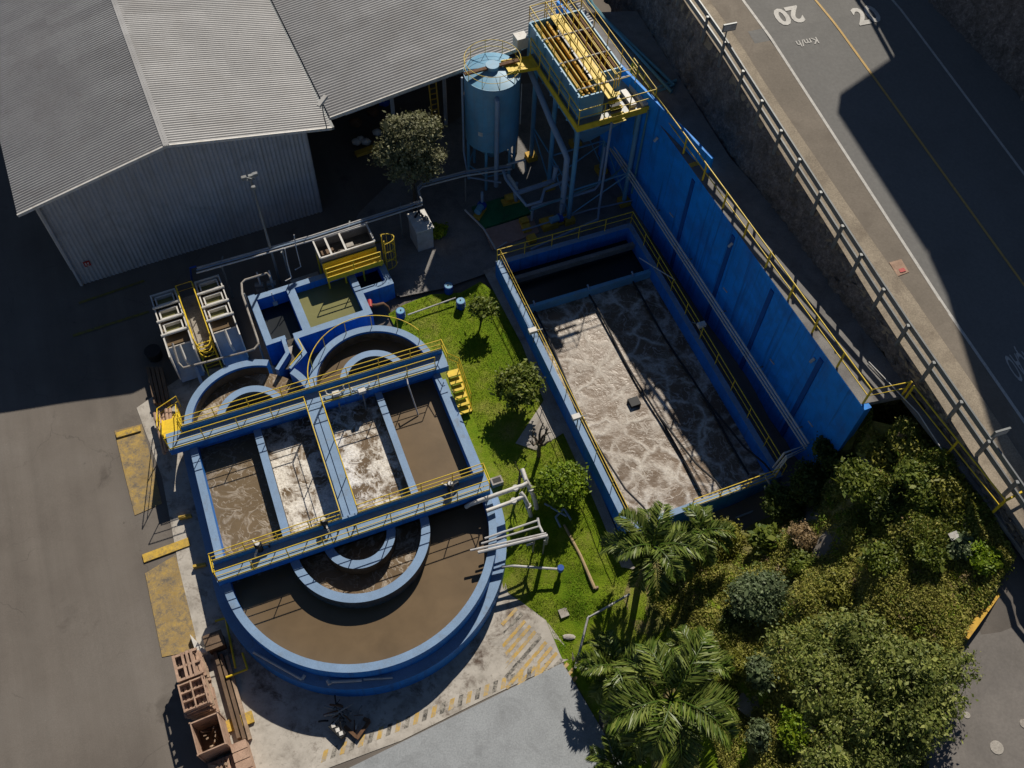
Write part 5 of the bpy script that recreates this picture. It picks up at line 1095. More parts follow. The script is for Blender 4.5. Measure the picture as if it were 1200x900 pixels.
# overflow pipes on the right of the ring tank
wp_ = thing('overflow_pipes', G(625,605), 'thick white pipes with elbows coming off the ring tank by the lower walkway', 'pipe')
MB().tube([P(546,594,1.9), P(551,591,2.1), P(573,583,2.35), P(604,572,2.35), P(613,569,2.35), P(618,566,2.35)], .105, 12).build('pipe_run', WHITE, wp_, True)
MB().tube([P(570,599,2.3), P(600,588,2.2), P(613,582,2.2)], .095, 12).build('pipe_run', WHITE, wp_, True)
MB().tube([P(610,577,2.3), P(614,582,2.2), P(619,593,1.6), P(622,605,.5)], .10, 12).build('down_pipe', WHITE, wp_, True)
MB().tube([P(612,550,2.4), P(616,562,2.4), P(622,573,2.0), P(627,586,1.4), P(629,597,.5)], .11, 12).build('down_pipe', WHITE, wp_, True)
for q, z in (((604,572),2.35),((602,587),2.2),((619,593),1.6),((622,573),2.0)): p = P(*q,z); m_ = MB(); m_.cyl(p, .145, z-.08, z+.08, 12); m_.build('coupling', PIPEW, wp_, True)
sp_ = thing('sampling_pipes', G(625,635), 'four thin white pipes reaching over the ring tank wall with a comb-like manifold', 'pipe')
for a, b_, r in ((( 568,631),(630,610),.05), ((564,637),(631,617),.045), ((551,645),(640,625),.05), ((560,647.5),(640,628),.075)): MB().tube([P(*a,2.15), P(*b_,2.15)], r, 8).build('pipe_run', PIPEW, sp_)
MB().tube([P(630,607,2.15), P(632,616,2.1), P(636,624,2.15)], .06, 8).build('manifold', PIPEW, sp_); MB().tube([P(640,627,2.15), P(641,630,2.0), P(640,637,.7)], .08, 8).build('down_pipe', PIPEW, sp_)
MB().tube([P(617,639,1.6), P(626,636,1.6), P(626,630,2.1)], .05, 8).build('branch', PIPEW, sp_)
for q in ((626,632),(638,634)): p = P(*q,2.0); MB().bar((p[0],p[1],.3), (p[0],p[1],2.1), .07).build('support', STEEL, sp_)
t = thing('drain_pipe', G(625,663), 'white pipe with a blue end lying over the lawn below the manifold', 'pipe')
MB().tube([P(588,664,1.15), P(600,663,1.1), P(654,667,.95)], .06, 8).build('pipe_run', PIPEW, t); p = P(657,666,.95); m_ = MB(); m_.cyl(p, .15, .75,1.05, 16); m_.build('blue_end', BLUED, t, True); MB().bar((p[0],p[1],.5), (p[0],p[1],.8), .12).build('stand', DARK, t)
t = thing('timber_pole', G(680,655), 'long weathered timber pole lying on the lawn', 'pole'); a, b_ = G(661,615,.12), G(697,690,.12); MB().tube([a, tuple((np.array(a)+np.array(b_))/2+np.array((.06,.03,.02))), b_], .06, 8, .085).build('shaft', POLE, t); MB().tube([b_, G(701,688,.1)], .07, 6).build('stub', WOOD, t)
t = thing('steel_trestle', G(658,602), 'pale steel frame lying in the shade under the round bright shrub', 'frame')
for a, b_ in (((638,590),(664,605)),((651,606),(661,596)),((651,606),(657,618)),((661,596),(669,609))): MB().tube([G(*a,.35), G(*b_,.3)], .05, 6).build('bar', PIPEB, t)
m_ = MB(); p = G(660.5,718.5); m_.box(p[:2], T.A, T.B, .2, .2, p[2]-.02, p[2]+.07); tag(m_.build('stone_slab', CONC), 'small pale square slab lying on the grass', 'slab')
bm_ = bmesh.new(); bmesh.ops.create_icosphere(bm_, subdivisions=2, radius=1)
p = G(667,747); V = [(p[0]+v.co.x*.3*(1+.2*math.sin(9*v.co.y)), p[1]+v.co.y*.14, p[2]+.05+v.co.z*.09) for v in bm_.verts]; m_ = MB(); m_.add(V, [[v.index for v in f.verts] for f in bm_.faces]); bm_.free(); tag(m_.build('stone', CONC), 'flat pale stone on the grass near the striped apron', 'stone')
t = thing('handrail', G(690,735), 'grey bent pipe handrail at the edge of the lawn beside the blue-grey slab', 'handrail'); MB().tube([G(674,783,.5), G(689,724,.75), G(714,710,.75), G(738,696,.7)], .05, 8).build('rail', PIPEW, t)
for q in ((675,782),(690,722),(714,709),(737,696)): MB().tube([G(*q), G(q[0],q[1],.72)], .035, 6).build('post', PIPEW, t)
m_ = MB(); p = G(703,598); 
t = thing('black_sump', G(605,566), 'small pale rimmed sump box at the foot of the ring tank', 'sump'); p = G(582,566); m_ = MB(); m_.box(p[:2], T.A, T.B, .28, .2, p[2], p[2]+.3); m_.build('rim', CONC, t); m_ = MB(); m_.box(p[:2], T.A, T.B, .2, .12, p[2]+.302, p[2]+.306); m_.build('opening', DARK, t)

# ------------------------------------------------------------------ pallets, crates, beams and scrap on the yard
LF = Frame(P(216,765,1.3)[:2], -64.0)              # along the stack line, A runs down the picture, B to the right
def board(mb, F, a0, a1, b0, b1, z0, z1): mb.fbox(F, a0, a1, b0, b1, z0, z1)
def pallet(parent, F, a, b, z, L=1.15, Wd=1.0, nm=True):
    F = Frame(F(a,b)[:2], F.deg+random.uniform(-4,4)); a = b = 0
    for k in range(3):
        m_ = MB(); board(m_, F, a+k*(L-.1)/2, a+k*(L-.1)/2+.1, b, b+Wd, z, z+.1); m_.build('stringer', WOODP, parent)
    for k in range(6):
        if random.random() < .12: continue
        m_ = MB(); y = b+k*(Wd-.1)/5; board(m_, F, a-.01, a+L+.01, y, y+.11, z+.101, z+.125); m_.build('deck_board', WOODP if random.random() < .7 else WOOD, parent)
t = thing('pallet_stack', LF(.6,.2,0), 'tall stack of pinkish wooden pallets at the top of the pile of crates', 'pallets', 'pallets and crates on the yard')
for k in range(13): pallet(t, LF, .1+random.uniform(-.05,.05), -.45+random.uniform(-.06,.06), k*.14)
t = thing('pallet_stack', LF(1.9,.2,0), 'shorter stack of pallets with an open wooden grid on top', 'pallets', 'pallets and crates on the yard')
for k in range(11): pallet(t, LF, 1.4+random.uniform(-.05,.05), -.5+random.uniform(-.06,.06), k*.14, 1.2, 1.05)
for i in range(4):
    m_ = MB(); m_.fbox(LF, 1.4+i*.37,1.46+i*.37, -.5,.55, 1.55,1.75); m_.build('slat', WOODP, t)
for i in range(3):
    m_ = MB(); m_.fbox(LF, 1.4,2.6, -.5+i*.49,-.44+i*.49, 1.75,1.8); m_.build('slat', WOODP, t)
def crate(parent, F, a0, a1, b0, b1, z0, z1, th=.05, mat=WOODP):
    for q in ((a0,a1,b0,b0+th),(a0,a1,b1-th,b1),(a0,a0+th,b0+th,b1-th),(a1-th,a1,b0+th,b1-th)):
        n_ = 4
        for k in range(n_):
            m_ = MB(); h = (z1-z0)/n_; m_.fbox(F, *q, z0+k*h+.01, z0+(k+1)*h-.01); m_.build('side_board', mat, parent)
    m_ = MB(); m_.fbox(F, a0+th,a1-th, b0+th,b1-th, z0,z0+.05); m_.build('floor_board', WOODD, parent)
    m_ = MB()
    for a, b in ((a0-.03,b0-.03),(a1-.03,b0-.03),(a1-.03,b1-.03),(a0-.03,b1-.03)): m_.fbox(F, a,a+.06, b,b+.06, z0,z1+.02)
    m_.build('corner_post', mat, parent)
t = thing('plank_crate', LF(3.5,.2,0), 'open wooden crate holding loose planks', 'crate', 'pallets and crates on the yard')
pallet(t, LF, 3.0, -.45, 0, 1.35, 1.15); crate(t, LF, 3.0,4.35, -.45,.7, .13,1.5)
for k in range(8): a, b = random.uniform(3.2,3.9), random.uniform(-.2,.4); MB().bar(LF(a,b,.3), LF(a+random.uniform(-.1,.5),b+random.uniform(-.3,.3),1.05), .1, .04).build('loose_plank', WOOD, t)
t = thing('broken_pallet', LF(5,.2,0), 'broken wooden pallets leaning between the two open crates', 'pallets', 'pallets and crates on the yard')
for k in range(4): pallet(t, LF, 4.5+random.uniform(-.05,.1), -.35+random.uniform(-.1,.1), k*.15, .9, .95)
for k in range(8): a, b = 4.5+random.uniform(0,.7), random.uniform(-.3,.3); MB().bar(LF(a,b,.62), LF(a+random.uniform(.1,.4),b+random.uniform(.1,.5),.85), .1, .08).build('loose_plank', WOOD, t)
t = thing('box_crate', LF(6.1,.2,0), 'deep open box crate, lowest of the crates at the bottom edge', 'crate', 'pallets and crates on the yard')
crate(t, LF, 5.7,6.9, -.5,.6, .0,1.5)
t = thing('side_crate', LF(5.5,1.1,0), 'long pale timber box beside the lowest crates', 'crate'); m_ = MB(); m_.fbox(LF, 4.3,6.2, .75,1.35, 0,.85); m_.build('body', WOODP, t)
for k in range(5): m_ = MB(); m_.fbox(LF, 4.3+k*.4,4.64+k*.4, .73,1.37, .852,.88); m_.build('lid_board', WOODP, t)
for k, l in enumerate(('leftmost','middle','rightmost')):
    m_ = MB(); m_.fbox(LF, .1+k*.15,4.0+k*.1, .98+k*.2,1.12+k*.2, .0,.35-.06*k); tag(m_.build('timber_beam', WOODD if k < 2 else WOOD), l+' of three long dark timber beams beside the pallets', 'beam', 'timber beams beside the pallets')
t = thing('brown_box', LF(-.1,1.1,0), 'dark brown open box at the head of the timber beams', 'box'); m_ = MB(); m_.fbox(LF, -.55,.05, .85,1.55, 0,.7); m_.build('body', RUST, t); m_ = MB(); m_.fbox(LF, -.62,.1, .78,1.6, .702,.75); m_.build('lid', WOODD, t)
m_ = MB(); m_.prism([LF(-1.1,.25)[:2], LF(-.2,.3)[:2], LF(.0,.75)[:2]], .0, .35); tag(m_.build('sheet_stack', WHITE), 'pointed pale stack of sheets behind the pallet stack', 'sheets')
# rack of dark pipes and pink pipes left of the stairs
for k, l in enumerate(('leftmost','second','third','rightmost')):
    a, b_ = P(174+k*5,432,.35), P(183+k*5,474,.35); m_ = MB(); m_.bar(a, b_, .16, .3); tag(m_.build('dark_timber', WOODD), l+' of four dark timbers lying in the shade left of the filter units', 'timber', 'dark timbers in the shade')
for k, l in enumerate(('leftmost','second','third','fourth','rightmost')):
    a, b_ = P(181+k*4.5,484-k*1.5,.5+.1*(k%2)), P(193+k*2.2,532-k*3,.5+.1*(k%2)); m_ = MB(); m_.tube([a, b_], .085, 8); tag(m_.build('pinkish_pipe', WOODP), l+' of five pinkish pipes under the sloping yellow stairs', 'pipe', 'pinkish pipes by the stairs')
def wheel_stop(q0, q1, w, h, label):
    a, b_ = G(*q0), G(*q1); m_ = MB(); m_.bar((a[0],a[1],h/2), (b_[0],b_[1],h/2), w, h); tag(m_.build('wheel_stop', YKERB), label, 'wheel stop', 'yellow kerbs on the yard')
wheel_stop((168,655),(222,635),.42,.07,'long worn yellow kerb between the two yellow patches'); wheel_stop((260,855),(297,840),.5,.16,'short yellow kerb right of the wooden crates'); wheel_stop((137,511),(165,503),.3,.1,'small worn yellow kerb at the top of the upper yellow patch')
# scrap heap
t = thing('scrap_heap', G(405,845), 'tangled heap of rusty scrap metal on the apron below the ring tank', 'scrap')
c = np.array(G(404,840))
for k in range(34):
    a = c+np.array((random.gauss(0,.32), random.gauss(0,.25), random.uniform(.05,.5))); d = np.array((random.gauss(0,.35), random.gauss(0,.3), random.gauss(0,.12))); MB().tube([a, a+d*.5+np.array((0,0,.06)), a+d], random.uniform(.015,.045), 6).build('scrap_piece', (RUST, STEEL, CONC, DARK)[k%4], t)
for a, b_ in (((404,851),(418,864)),((418,866),(433,845)),((433,845),(426,842))): MB().bar(G(*a,.12), G(*b_,.12), .14, .12).build('angle_iron', RUST, t)
p = np.array(G(395,857,.2)); MB().bar(G(388,849,.25), G(403,863,.25), .3, .25).build('motor_body', DARK, t)
for k, q in enumerate(((392,853),(397,858),(401,862))): MB().box(G(*q)[:2], T.A, T.B, .08, .08, .37,.41).build('bolt_plate', WHITE, t)
# sample steps on the slope
for (q, l, zz, s) in (((850,812),'pale concrete step with a yellow face, higher of two among the ferns',1.7,.75), ((884,827),'pale concrete step with yellow edges, larger one among the ferns',2.2,.85), ((905,880),'yellow edged step at the bottom edge below the two others',1.6,.6), ((832,790),'small pale block among the palm fronds above the steps',1.5,.4)):
    p = P(*q, zz); t = thing('garden_step', p, l, 'step', 'concrete steps on the slope'); F_ = Frame(p[:2], -40)
    m_ = MB(); m_.fbox(F_, -s*.8,s*.8, -s*.65,s*.65, zz-.8,zz); m_.build('tread', WOODP if 'yellow face' in l else CONC, t); m_ = MB(); m_.fbox(F_, s*.8,s*.8+.08, -s*.65,s*.65, zz-.8,zz+.05); m_.build('nosing', YELW, t)
# yellow kerb wall by the parking bay
kw = thing('kerb_wall', P(1163,700,6.7), 'long yellow topped kerb wall at the edge of the parking bay', 'kerb'); a, b_ = P(1197,656,6.95), P(1131,747,6.95)
MB().bar((a[0],a[1],6.6), (b_[0],b_[1],6.6), .16, .5).build('wall', CONCG, kw); MB().bar(a, b_, .24, .12).build('cap', YELW, kw)
for s in np.linspace(.05,.95,9): q = np.array(a)+(np.array(b_)-np.array(a))*s; MB().box(q[:2]+np.array((.13,.05)), (1,0), (0,1), .06,.06, 6.68,6.88).build('pier', CONCG, kw)
for q, r, l in (((1168,876),.24,'larger pale round cover on the parking bay'), ((1133,838),.12,'small pale round spot on the parking bay, left of the larger cover'), ((1200,848),.16,'pale round cover cut by the right edge of the parking bay')):
    p = P(*q,6.684); m_ = MB(); m_.cyl(p, r, 6.682, 6.70, 20); tag(m_.build('manhole_cover', CONC), l, 'cover')
for q, l in (((1113,683-53,),'crumpled white paper on the overgrown slope near the parking bay'),): p = G(q[0],q[1],.35); m_ = MB(); m_.bar(p, (p[0]+.3,p[1]+.1,p[2]+.12), .3, .12); tag(m_.build('litter', WHITE), l, 'litter')
for q, l in (((1003,486),'pale valve box at the lower end of the blue wall'),): p = P(*q,6.6); m_ = MB(); m_.cyl(p, .22, 6.2,6.9, 14); tag(m_.build('valve_box', PIPEW), l, 'valve box')
# ------------------------------------------------------------------ vegetation
def quads(C, Nn, Tt, L, Wd):                         # leaf quads: centre, normal, long direction
    Nn = Nn/np.linalg.norm(Nn, axis=1)[:,None]; Tt = Tt-Nn*(Tt*Nn).sum(1)[:,None]; Tt /= np.linalg.norm(Tt, axis=1)[:,None]+1e-9
    S = np.cross(Nn, Tt); L = np.asarray(L)[:,None]; Wd = np.asarray(Wd)[:,None]
    v0 = C-Tt*L*.5; v1 = C+S*Wd*.5-Tt*L*.05+Nn*L*.04; v2 = C+Tt*L*.5; v3 = C-S*Wd*.5-Tt*L*.05+Nn*L*.04
    V = np.stack([v0,v1,v2,v3], 1).reshape(-1,3); F = np.arange(len(V)).reshape(-1,4); return V, F
def crown(lobes, clumps, per, cr, leaf, up=.5, r0=.62, low=-.35):
    ctr = np.array([l[0] for l in lobes], float); rad = np.array([l[1] for l in lobes], float)
    wgt = (rad**2).mean(1); idx = rng.choice(len(lobes), clumps, p=wgt/wgt.sum())
    d = rng.normal(size=(clumps,3)); d /= np.linalg.norm(d,axis=1)[:,None]; d[:,2] = np.where(d[:,2] < low, -d[:,2]*.6, d[:,2])
    rr = r0+(1.04-r0)*rng.random(clumps)**.7
    cc = ctr[idx]+d*rad[idx]*rr[:,None]
    n = clumps*per; C = np.repeat(cc, per, 0)+rng.normal(size=(n,3))*cr*np.array((1,1,.7)); D = np.repeat(d, per, 0)
    Nn = D*.6+np.array((0,0,up))+rng.normal(size=(n,3))*.55; Tt = D+rng.normal(size=(n,3))*.8-np.array((0,0,.3))
    L = leaf*np.exp(rng.normal(size=n)*.38)*np.repeat(rng.uniform(.7,1.25,clumps), per); stray = rng.random(n) < .05; C[stray] += D[stray]*rng.uniform(.1,.35,stray.sum())[:,None]; return quads(C, Nn, Tt, L, L*rng.uniform(.36,.66,n))
LM = {'olive': leaf_mat('greyish_leaves', (.12,.13,.05), (.30,.29,.16)), 'mid': leaf_mat('green_leaves', (.07,.115,.008), (.22,.25,.035)),
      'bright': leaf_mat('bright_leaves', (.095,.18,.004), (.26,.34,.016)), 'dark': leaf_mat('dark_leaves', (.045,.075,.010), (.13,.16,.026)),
      'grey': leaf_mat('blue_green_leaves', (.085,.125,.05), (.22,.27,.13)), 'dry': leaf_mat('dry_leaves', (.22,.155,.07), (.44,.31,.16)),
      'brownish': leaf_mat('brownish_green_leaves', (.14,.15,.014), (.36,.34,.06)), 'palm': leaf_mat('palm_leaflets', (.065,.12,.012), (.24,.28,.06), .2, .4),
      'grass': leaf_mat('slope_grass', (.15,.175,.014), (.46,.41,.11), .2, .8), 'lawn': leaf_mat('lawn_blades', (.12,.21,.004), (.30,.34,.035), .2, .8),
      'tree': leaf_mat('tree_leaves', (.08,.12,.012), (.33,.35,.09))}
BARK = M('bark', (.11,.085,.06), .9, .3, 5, .14, bmp=.4)
def limb(mb, a, b, r0, r1, kinks=4, wob=.12):
    a, b = np.array(a, float), np.array(b, float); L = np.linalg.norm(b-a)
    pts = [a+(b-a)*s+rng.normal(size=3)*wob*L*.18*(0 < s < 1) for s in np.linspace(0,1,kinks)]
    mb.tube(pts, r0, 7, r1); return pts
def tree(name, base, lobes, kind, label, cat='tree', group=None, clumps=400, per=26, cr=.2, leaf=.16, trunk=.12, r0=.62, up=.5, low=-.35):
    t = thing(name, base, label, cat, group)
    ctr = np.mean([l[0] for l in lobes], 0); mb = MB(); fork = np.array(base)+(ctr-np.array(base))*.45
    limb(mb, np.array(base)-(0,0,.2), fork, trunk, trunk*.75)
    for l in lobes: limb(mb, fork, l[0], trunk*.6, trunk*.15, 5, .25)
    for k in range(len(lobes)*3):
        l = lobes[k%len(lobes)]; d = rng.normal(size=3); d /= np.linalg.norm(d); d[2] = abs(d[2])*.8; limb(mb, l[0], np.array(l[0])+d*np.array(l[1])*.85, trunk*.25, trunk*.06, 4, .25)
    mb.build('trunk', BARK, t, True)
    V, F = crown(lobes, clumps, per, cr, leaf, up, r0, low); raw('crown', V, F, LM[kind], t)
    return t
def lobes_at(px, z, rpx, n, hgt=.8, spread=.55, seed=0):   # a crown of n lobes round a centre, radius given in metres
    r_ = random.Random(seed); c = np.array(P(px[0], px[1], z)); out = [(c, (rpx*.72, rpx*.72, rpx*.72*hgt))]
    for i in range(n):
        an = 2*PI*i/n+r_.uniform(-.4,.4); q = c+np.array((math.cos(an)*rpx*spread, math.sin(an)*rpx*spread, r_.uniform(-.3,.3)*rpx)); s = rpx*r_.uniform(.38,.55); out.append((q, (s, s, s*hgt)))
    return out
def shrub(px, rr, zc, kind, label, n=6, clumps=110, per=22, leaf=.13, cr=None, name='shrub', group='shrubs on the slope', hgt=.62, seed=1, cat='shrub', r0=.55):
    g = G(px[0], px[1]+rr*6); lob = lobes_at(px, g[2]+zc*.55, rr, n, hgt, .6, seed)
    b = lob[0][0].copy(); b[2] = zt(b[0], b[1]); return tree(name, tuple(b), lob, kind, label, cat, group, clumps, per, cr or rr*.15, leaf, .05, r0)
# leafy tree before the shed
c = P(480,170,5.5); lob = [(np.array(c)+np.array(o), r) for o, r in (((0,0,.3),(1.2,1.1,1.3)), ((-.9,-.5,-.4),(.9,.8,.9)), ((.95,-.6,-.5),(.95,.85,.9)), ((-.6,.6,.4),(.8,.8,.9)), ((.7,.5,.6),(.9,.8,.9)), ((.1,-.9,-.9),(1.1,.9,.9)))]
tree('leafy_tree', (c[0],c[1]-.1,.5), lob, 'olive', 'grey-green leafy tree standing alone before the open shed', clumps=520, per=26, cr=.17, leaf=.15, trunk=.13)
# planter hedge behind the cabinet
shrub((513,270), .5, .5, 'bright', 'small bright bush right of the pale control cabinet', clumps=60, name='small_bush', group=None)
pl = MB(); a, b_ = G(500,322-12), G(525,336); 
# trees of the lawn
lob = lobes_at((566,362), 2.2, .62, 5, .9, .6, 3); tree('young_tree', G(563,378), lob, 'mid', 'slender young tree topmost on the lawn, beside the basin path', clumps=110, per=18, cr=.15, leaf=.15, trunk=.06, group='young trees on the lawn')
lob = lobes_at((607,452), 2.4, .95, 7, .8, .62, 5); tree('young_tree', G(602,470), lob, 'mid', 'larger young tree on the lawn leaning over the basin path', clumps=240, per=20, cr=.18, leaf=.17, trunk=.09, group='young trees on the lawn')
lob = lobes_at((659,565), 2.0, 1.1, 8, .85, .5, 7); tree('round_shrub', G(655,590), lob, 'bright', 'round bright green shrub on the lawn beside the basin', 'shrub', clumps=420, per=24, cr=.15, leaf=.13, trunk=.09)
t = thing('pruned_tree', G(632,535), 'bare pruned trunk with stubby branches on the lawn', 'tree'); mb = MB(); b0 = np.array(G(631,534)); tp = b0+np.array((0,0,1.0)); limb(mb, b0-(0,0,.2), tp, .11, .09)
for d in ((.35,.3,1.2),(-.35,.25,1.3),(.55,-.1,.7),(-.5,-.2,.8),(.1,.4,1.5),(-.15,-.35,1.0),(.3,.55,.9)): pts = limb(mb, tp, tp+np.array(d), .07, .025, 4, .3); limb(mb, pts[2], pts[2]+np.array((d[1]*.5,-d[0]*.5,.45)), .035, .012, 3, .3)
mb.build('trunk', BARK, t, True)
t = thing('pruned_stump', G(609,568), 'short dark pruned trunk behind the thick white pipes', 'tree'); mb = MB(); b0 = np.array(G(607,572)); tp = b0+np.array((.05,.1,.9)); limb(mb, b0-(0,0,.2), tp, .09, .07)
for d in ((.3,.3,.9),(-.25,.3,1.0),(.1,-.2,.8),(.35,-.1,.5)): limb(mb, tp, tp+np.array(d), .05, .015, 4, .3)
mb.build('trunk', BARK, t, True)
# palms
def palm(base, top, nf, fl, label, seed=0, trunk=.16, lean=0, name='palm_tree', drop=.75):
    r_ = np.random.default_rng(seed); t = thing(name, base, label, 'palm', 'palms at the edge of the lawn'); base = np.array(base); top = np.array(top)
    mb = MB(); mb.tube([base-(0,0,.2), base+(top-base)*.5+r_.normal(size=3)*.05, top], trunk, 10, trunk*.75); mb.build('trunk', BARK, t, True)
    mb = MB(); mb.tube([top-(0,0,.1), top+(0,0,.45)], trunk*.8, 8, .04); mb.build('crown_shaft', LM['palm'], t, True)
    for k in range(nf):
        az = 2*PI*k/nf+r_.uniform(-.22,.22); el = r_.uniform(.15,.95) if k%3 else r_.uniform(.9,1.25); L = fl*r_.uniform(.82,1.1)
        h = np.array((math.cos(az), math.sin(az), 0)); side = np.array((-math.sin(az), math.cos(az), 0)); M_ = 34; pts = []; p = top+np.array((0,0,.25)); ang = el
        for i in range(M_+1):
            pts.append(p.copy()); p = p+(h*math.cos(ang)+np.array((0,0,1))*math.sin(ang))*L/M_; ang -= (drop+.9*i/M_)*2.0/M_
        pts = np.array(pts); tang = np.gradient(pts, axis=0); tang /= np.linalg.norm(tang,axis=1)[:,None]; nrm = np.cross(tang, side); nrm *= np.sign(nrm[:,2:3]+1e-6)
        Cs, Ns, Ts, Ls = [], [], [], []
        for i in range(4, M_+1):
            s = i/M_; ll = L*.27*(math.sin(PI*min(1, s*.88+.1))**.6)+.05
            for sg in (-1, 1):
                for q in (0, .5):
                    dr_ = tang[i]*.75+side*sg*.95-np.array((0,0,1))*r_.uniform(.1,.55)+nrm[i]*r_.uniform(-.25,.3); dr_ /= np.linalg.norm(dr_)
                    pos = pts[i]+tang[i]*q*L/M_
                    Cs.append(pos+dr_*ll*.5); Ts.append(dr_); Ns.append(nrm[i]+side*sg*-.3+r_.normal(size=3)*.25); Ls.append(ll)
        V, F = quads(np.array(Cs), np.array(Ns), np.array(Ts), Ls, np.full(len(Ls), .085))
        m = len(V); rv = []; rf = []
        for i in range(M_+1):
            w = .03*(1-i/M_)+.006; rv += [pts[i]-side*w, pts[i]+side*w]
        rf = [[m+2*i, m+2*i+1, m+2*i+3, m+2*i+2] for i in range(M_)]
        raw('frond', np.vstack([V, np.array(rv)]), np.vstack([F, np.array(rf)]), LM['palm'], t)
def palm_px(bpx, tpx, h, *a, **k): b = G(*bpx); palm(b, P(tpx[0], tpx[1], b[2]+h), *a, **k)
palm_px((748,686), (763,643), 3.3, 15, 2.7, 'palm standing between the lawn and the near end of the basin', seed=2)
palm_px((760,870), (785,822), 3.6, 17, 3.5, 'large palm with long fronds at the bottom beside the slab', seed=5)
palm_px((716,806), (720,783), 1.2, 11, 1.9, 'low palm at the slab edge, left of the large bottom palm', seed=8, trunk=.1)
palm_px((810,800), (812,772), 1.6, 10, 1.9, 'small palm between the two tall palms and the concrete steps', seed=11, trunk=.1)
palm_px((705,905), (720,895), 1.5, 9, 1.6, 'low palm cut by the bottom edge beside the slab', seed=14, trunk=.1)
palm_px((818,640), (822,625), 1.8, 9, 1.9, 'low palm against the near end of the basin', seed=17, trunk=.1)
# shrubs and bushes on the slope
S = [((848,630),1.0,.9,'brownish','rounded olive brown bush at the near right end of the basin',220,.11), ((900,632),.85,.8,'mid','broad-leaved green bush below the near right basin corner',110,.22),
     ((942,628),.75,.7,'dry','pinkish dry bush on the slope next to the broad-leaved bush',130,.10), ((888,698),1.35,1.2,'grey','grey-green round shrub in the middle of the slope',360,.12),
     ((938,660),.7,.5,'mid','small green bush between the dry bush and the grey-green shrub',90,.12), ((985,690),.9,.5,'brownish','low olive bush right of the grey-green shrub',110,.12),
     ((1035,655),.9,.5,'mid','low green bush near the middle of the upper slope',110,.12), ((1090,650),.8,.5,'mid','low green bush near the crumpled paper',100,.12),
     ((1130,640),.8,.5,'grey','pale green bush close under the walkway railing',100,.13), ((960,740),1.0,.6,'brownish','low olive bush above the large tree',120,.12),
     ((895,790),.8,.6,'grey','ferny pale green bush just above the concrete steps',110,.16), ((935,855),1.0,.8,'bright','bright green bush right of the lowest concrete step',180,.12),
     ((893,862),.7,.5,'grey','small grey-green bush between the lowest steps',80,.13), ((1043,893),.9,1.2,'bright','bright yellow-green bush at the bottom edge under the large tree',220,.10),
     ((860,725),.6,.4,'dark','small dark bush left of the grey-green shrub',70,.12), ((1155,655),.7,.5,'bright','grassy bright bush at the corner of the parking bay',90,.14),
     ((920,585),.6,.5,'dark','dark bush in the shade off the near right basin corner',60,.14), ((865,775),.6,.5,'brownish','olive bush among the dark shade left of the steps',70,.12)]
for i, (q, rr, zc, kd, l, cl, lf) in enumerate(S): shrub(q, rr*.74, zc, kd, l, clumps=int(cl*1.5), leaf=lf, seed=i+20, per=24)
# climbing bushes over the end of the wall
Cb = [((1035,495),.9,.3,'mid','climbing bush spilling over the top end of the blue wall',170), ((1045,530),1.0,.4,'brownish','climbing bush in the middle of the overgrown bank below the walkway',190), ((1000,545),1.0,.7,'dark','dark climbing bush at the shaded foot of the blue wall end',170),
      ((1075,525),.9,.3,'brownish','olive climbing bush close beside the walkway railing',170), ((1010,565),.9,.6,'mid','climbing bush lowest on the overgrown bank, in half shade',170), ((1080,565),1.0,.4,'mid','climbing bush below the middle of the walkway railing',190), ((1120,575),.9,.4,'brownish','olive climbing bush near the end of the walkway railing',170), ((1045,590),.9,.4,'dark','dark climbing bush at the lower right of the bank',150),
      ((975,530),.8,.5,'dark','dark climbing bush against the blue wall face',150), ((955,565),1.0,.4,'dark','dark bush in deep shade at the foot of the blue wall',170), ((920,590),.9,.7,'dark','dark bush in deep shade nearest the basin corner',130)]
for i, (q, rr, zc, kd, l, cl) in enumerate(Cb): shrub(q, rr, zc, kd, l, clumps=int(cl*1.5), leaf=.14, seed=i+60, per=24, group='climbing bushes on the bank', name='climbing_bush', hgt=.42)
# the large tree at the lower right
g = G(1010,835); lob = []; r_ = random.Random(4); c0 = np.array(P(1012,812,7.6))
lob.append((c0-(0,0,.9), (2.0,2.0,1.0)))
for k in range(46):
    an = k*2.39996; q = math.sqrt((k+.5)/46)*2.75; s = r_.uniform(.36,.85); irr = 1+.2*math.sin(3*an+1)+.14*math.sin(5*an)
    lob.append((c0+np.array((q*irr*math.cos(an), q*irr*math.sin(an)*.95, 1.3*(1-(q/3.4)**2)+r_.uniform(-.5,.5)-.4)), (s, s, s*.75)))
tree('large_tree', g, lob, 'tree', 'large spreading green tree above the parking bay', clumps=2000, per=26, cr=.13, leaf=.12, trunk=.22, r0=.7, low=-.15)
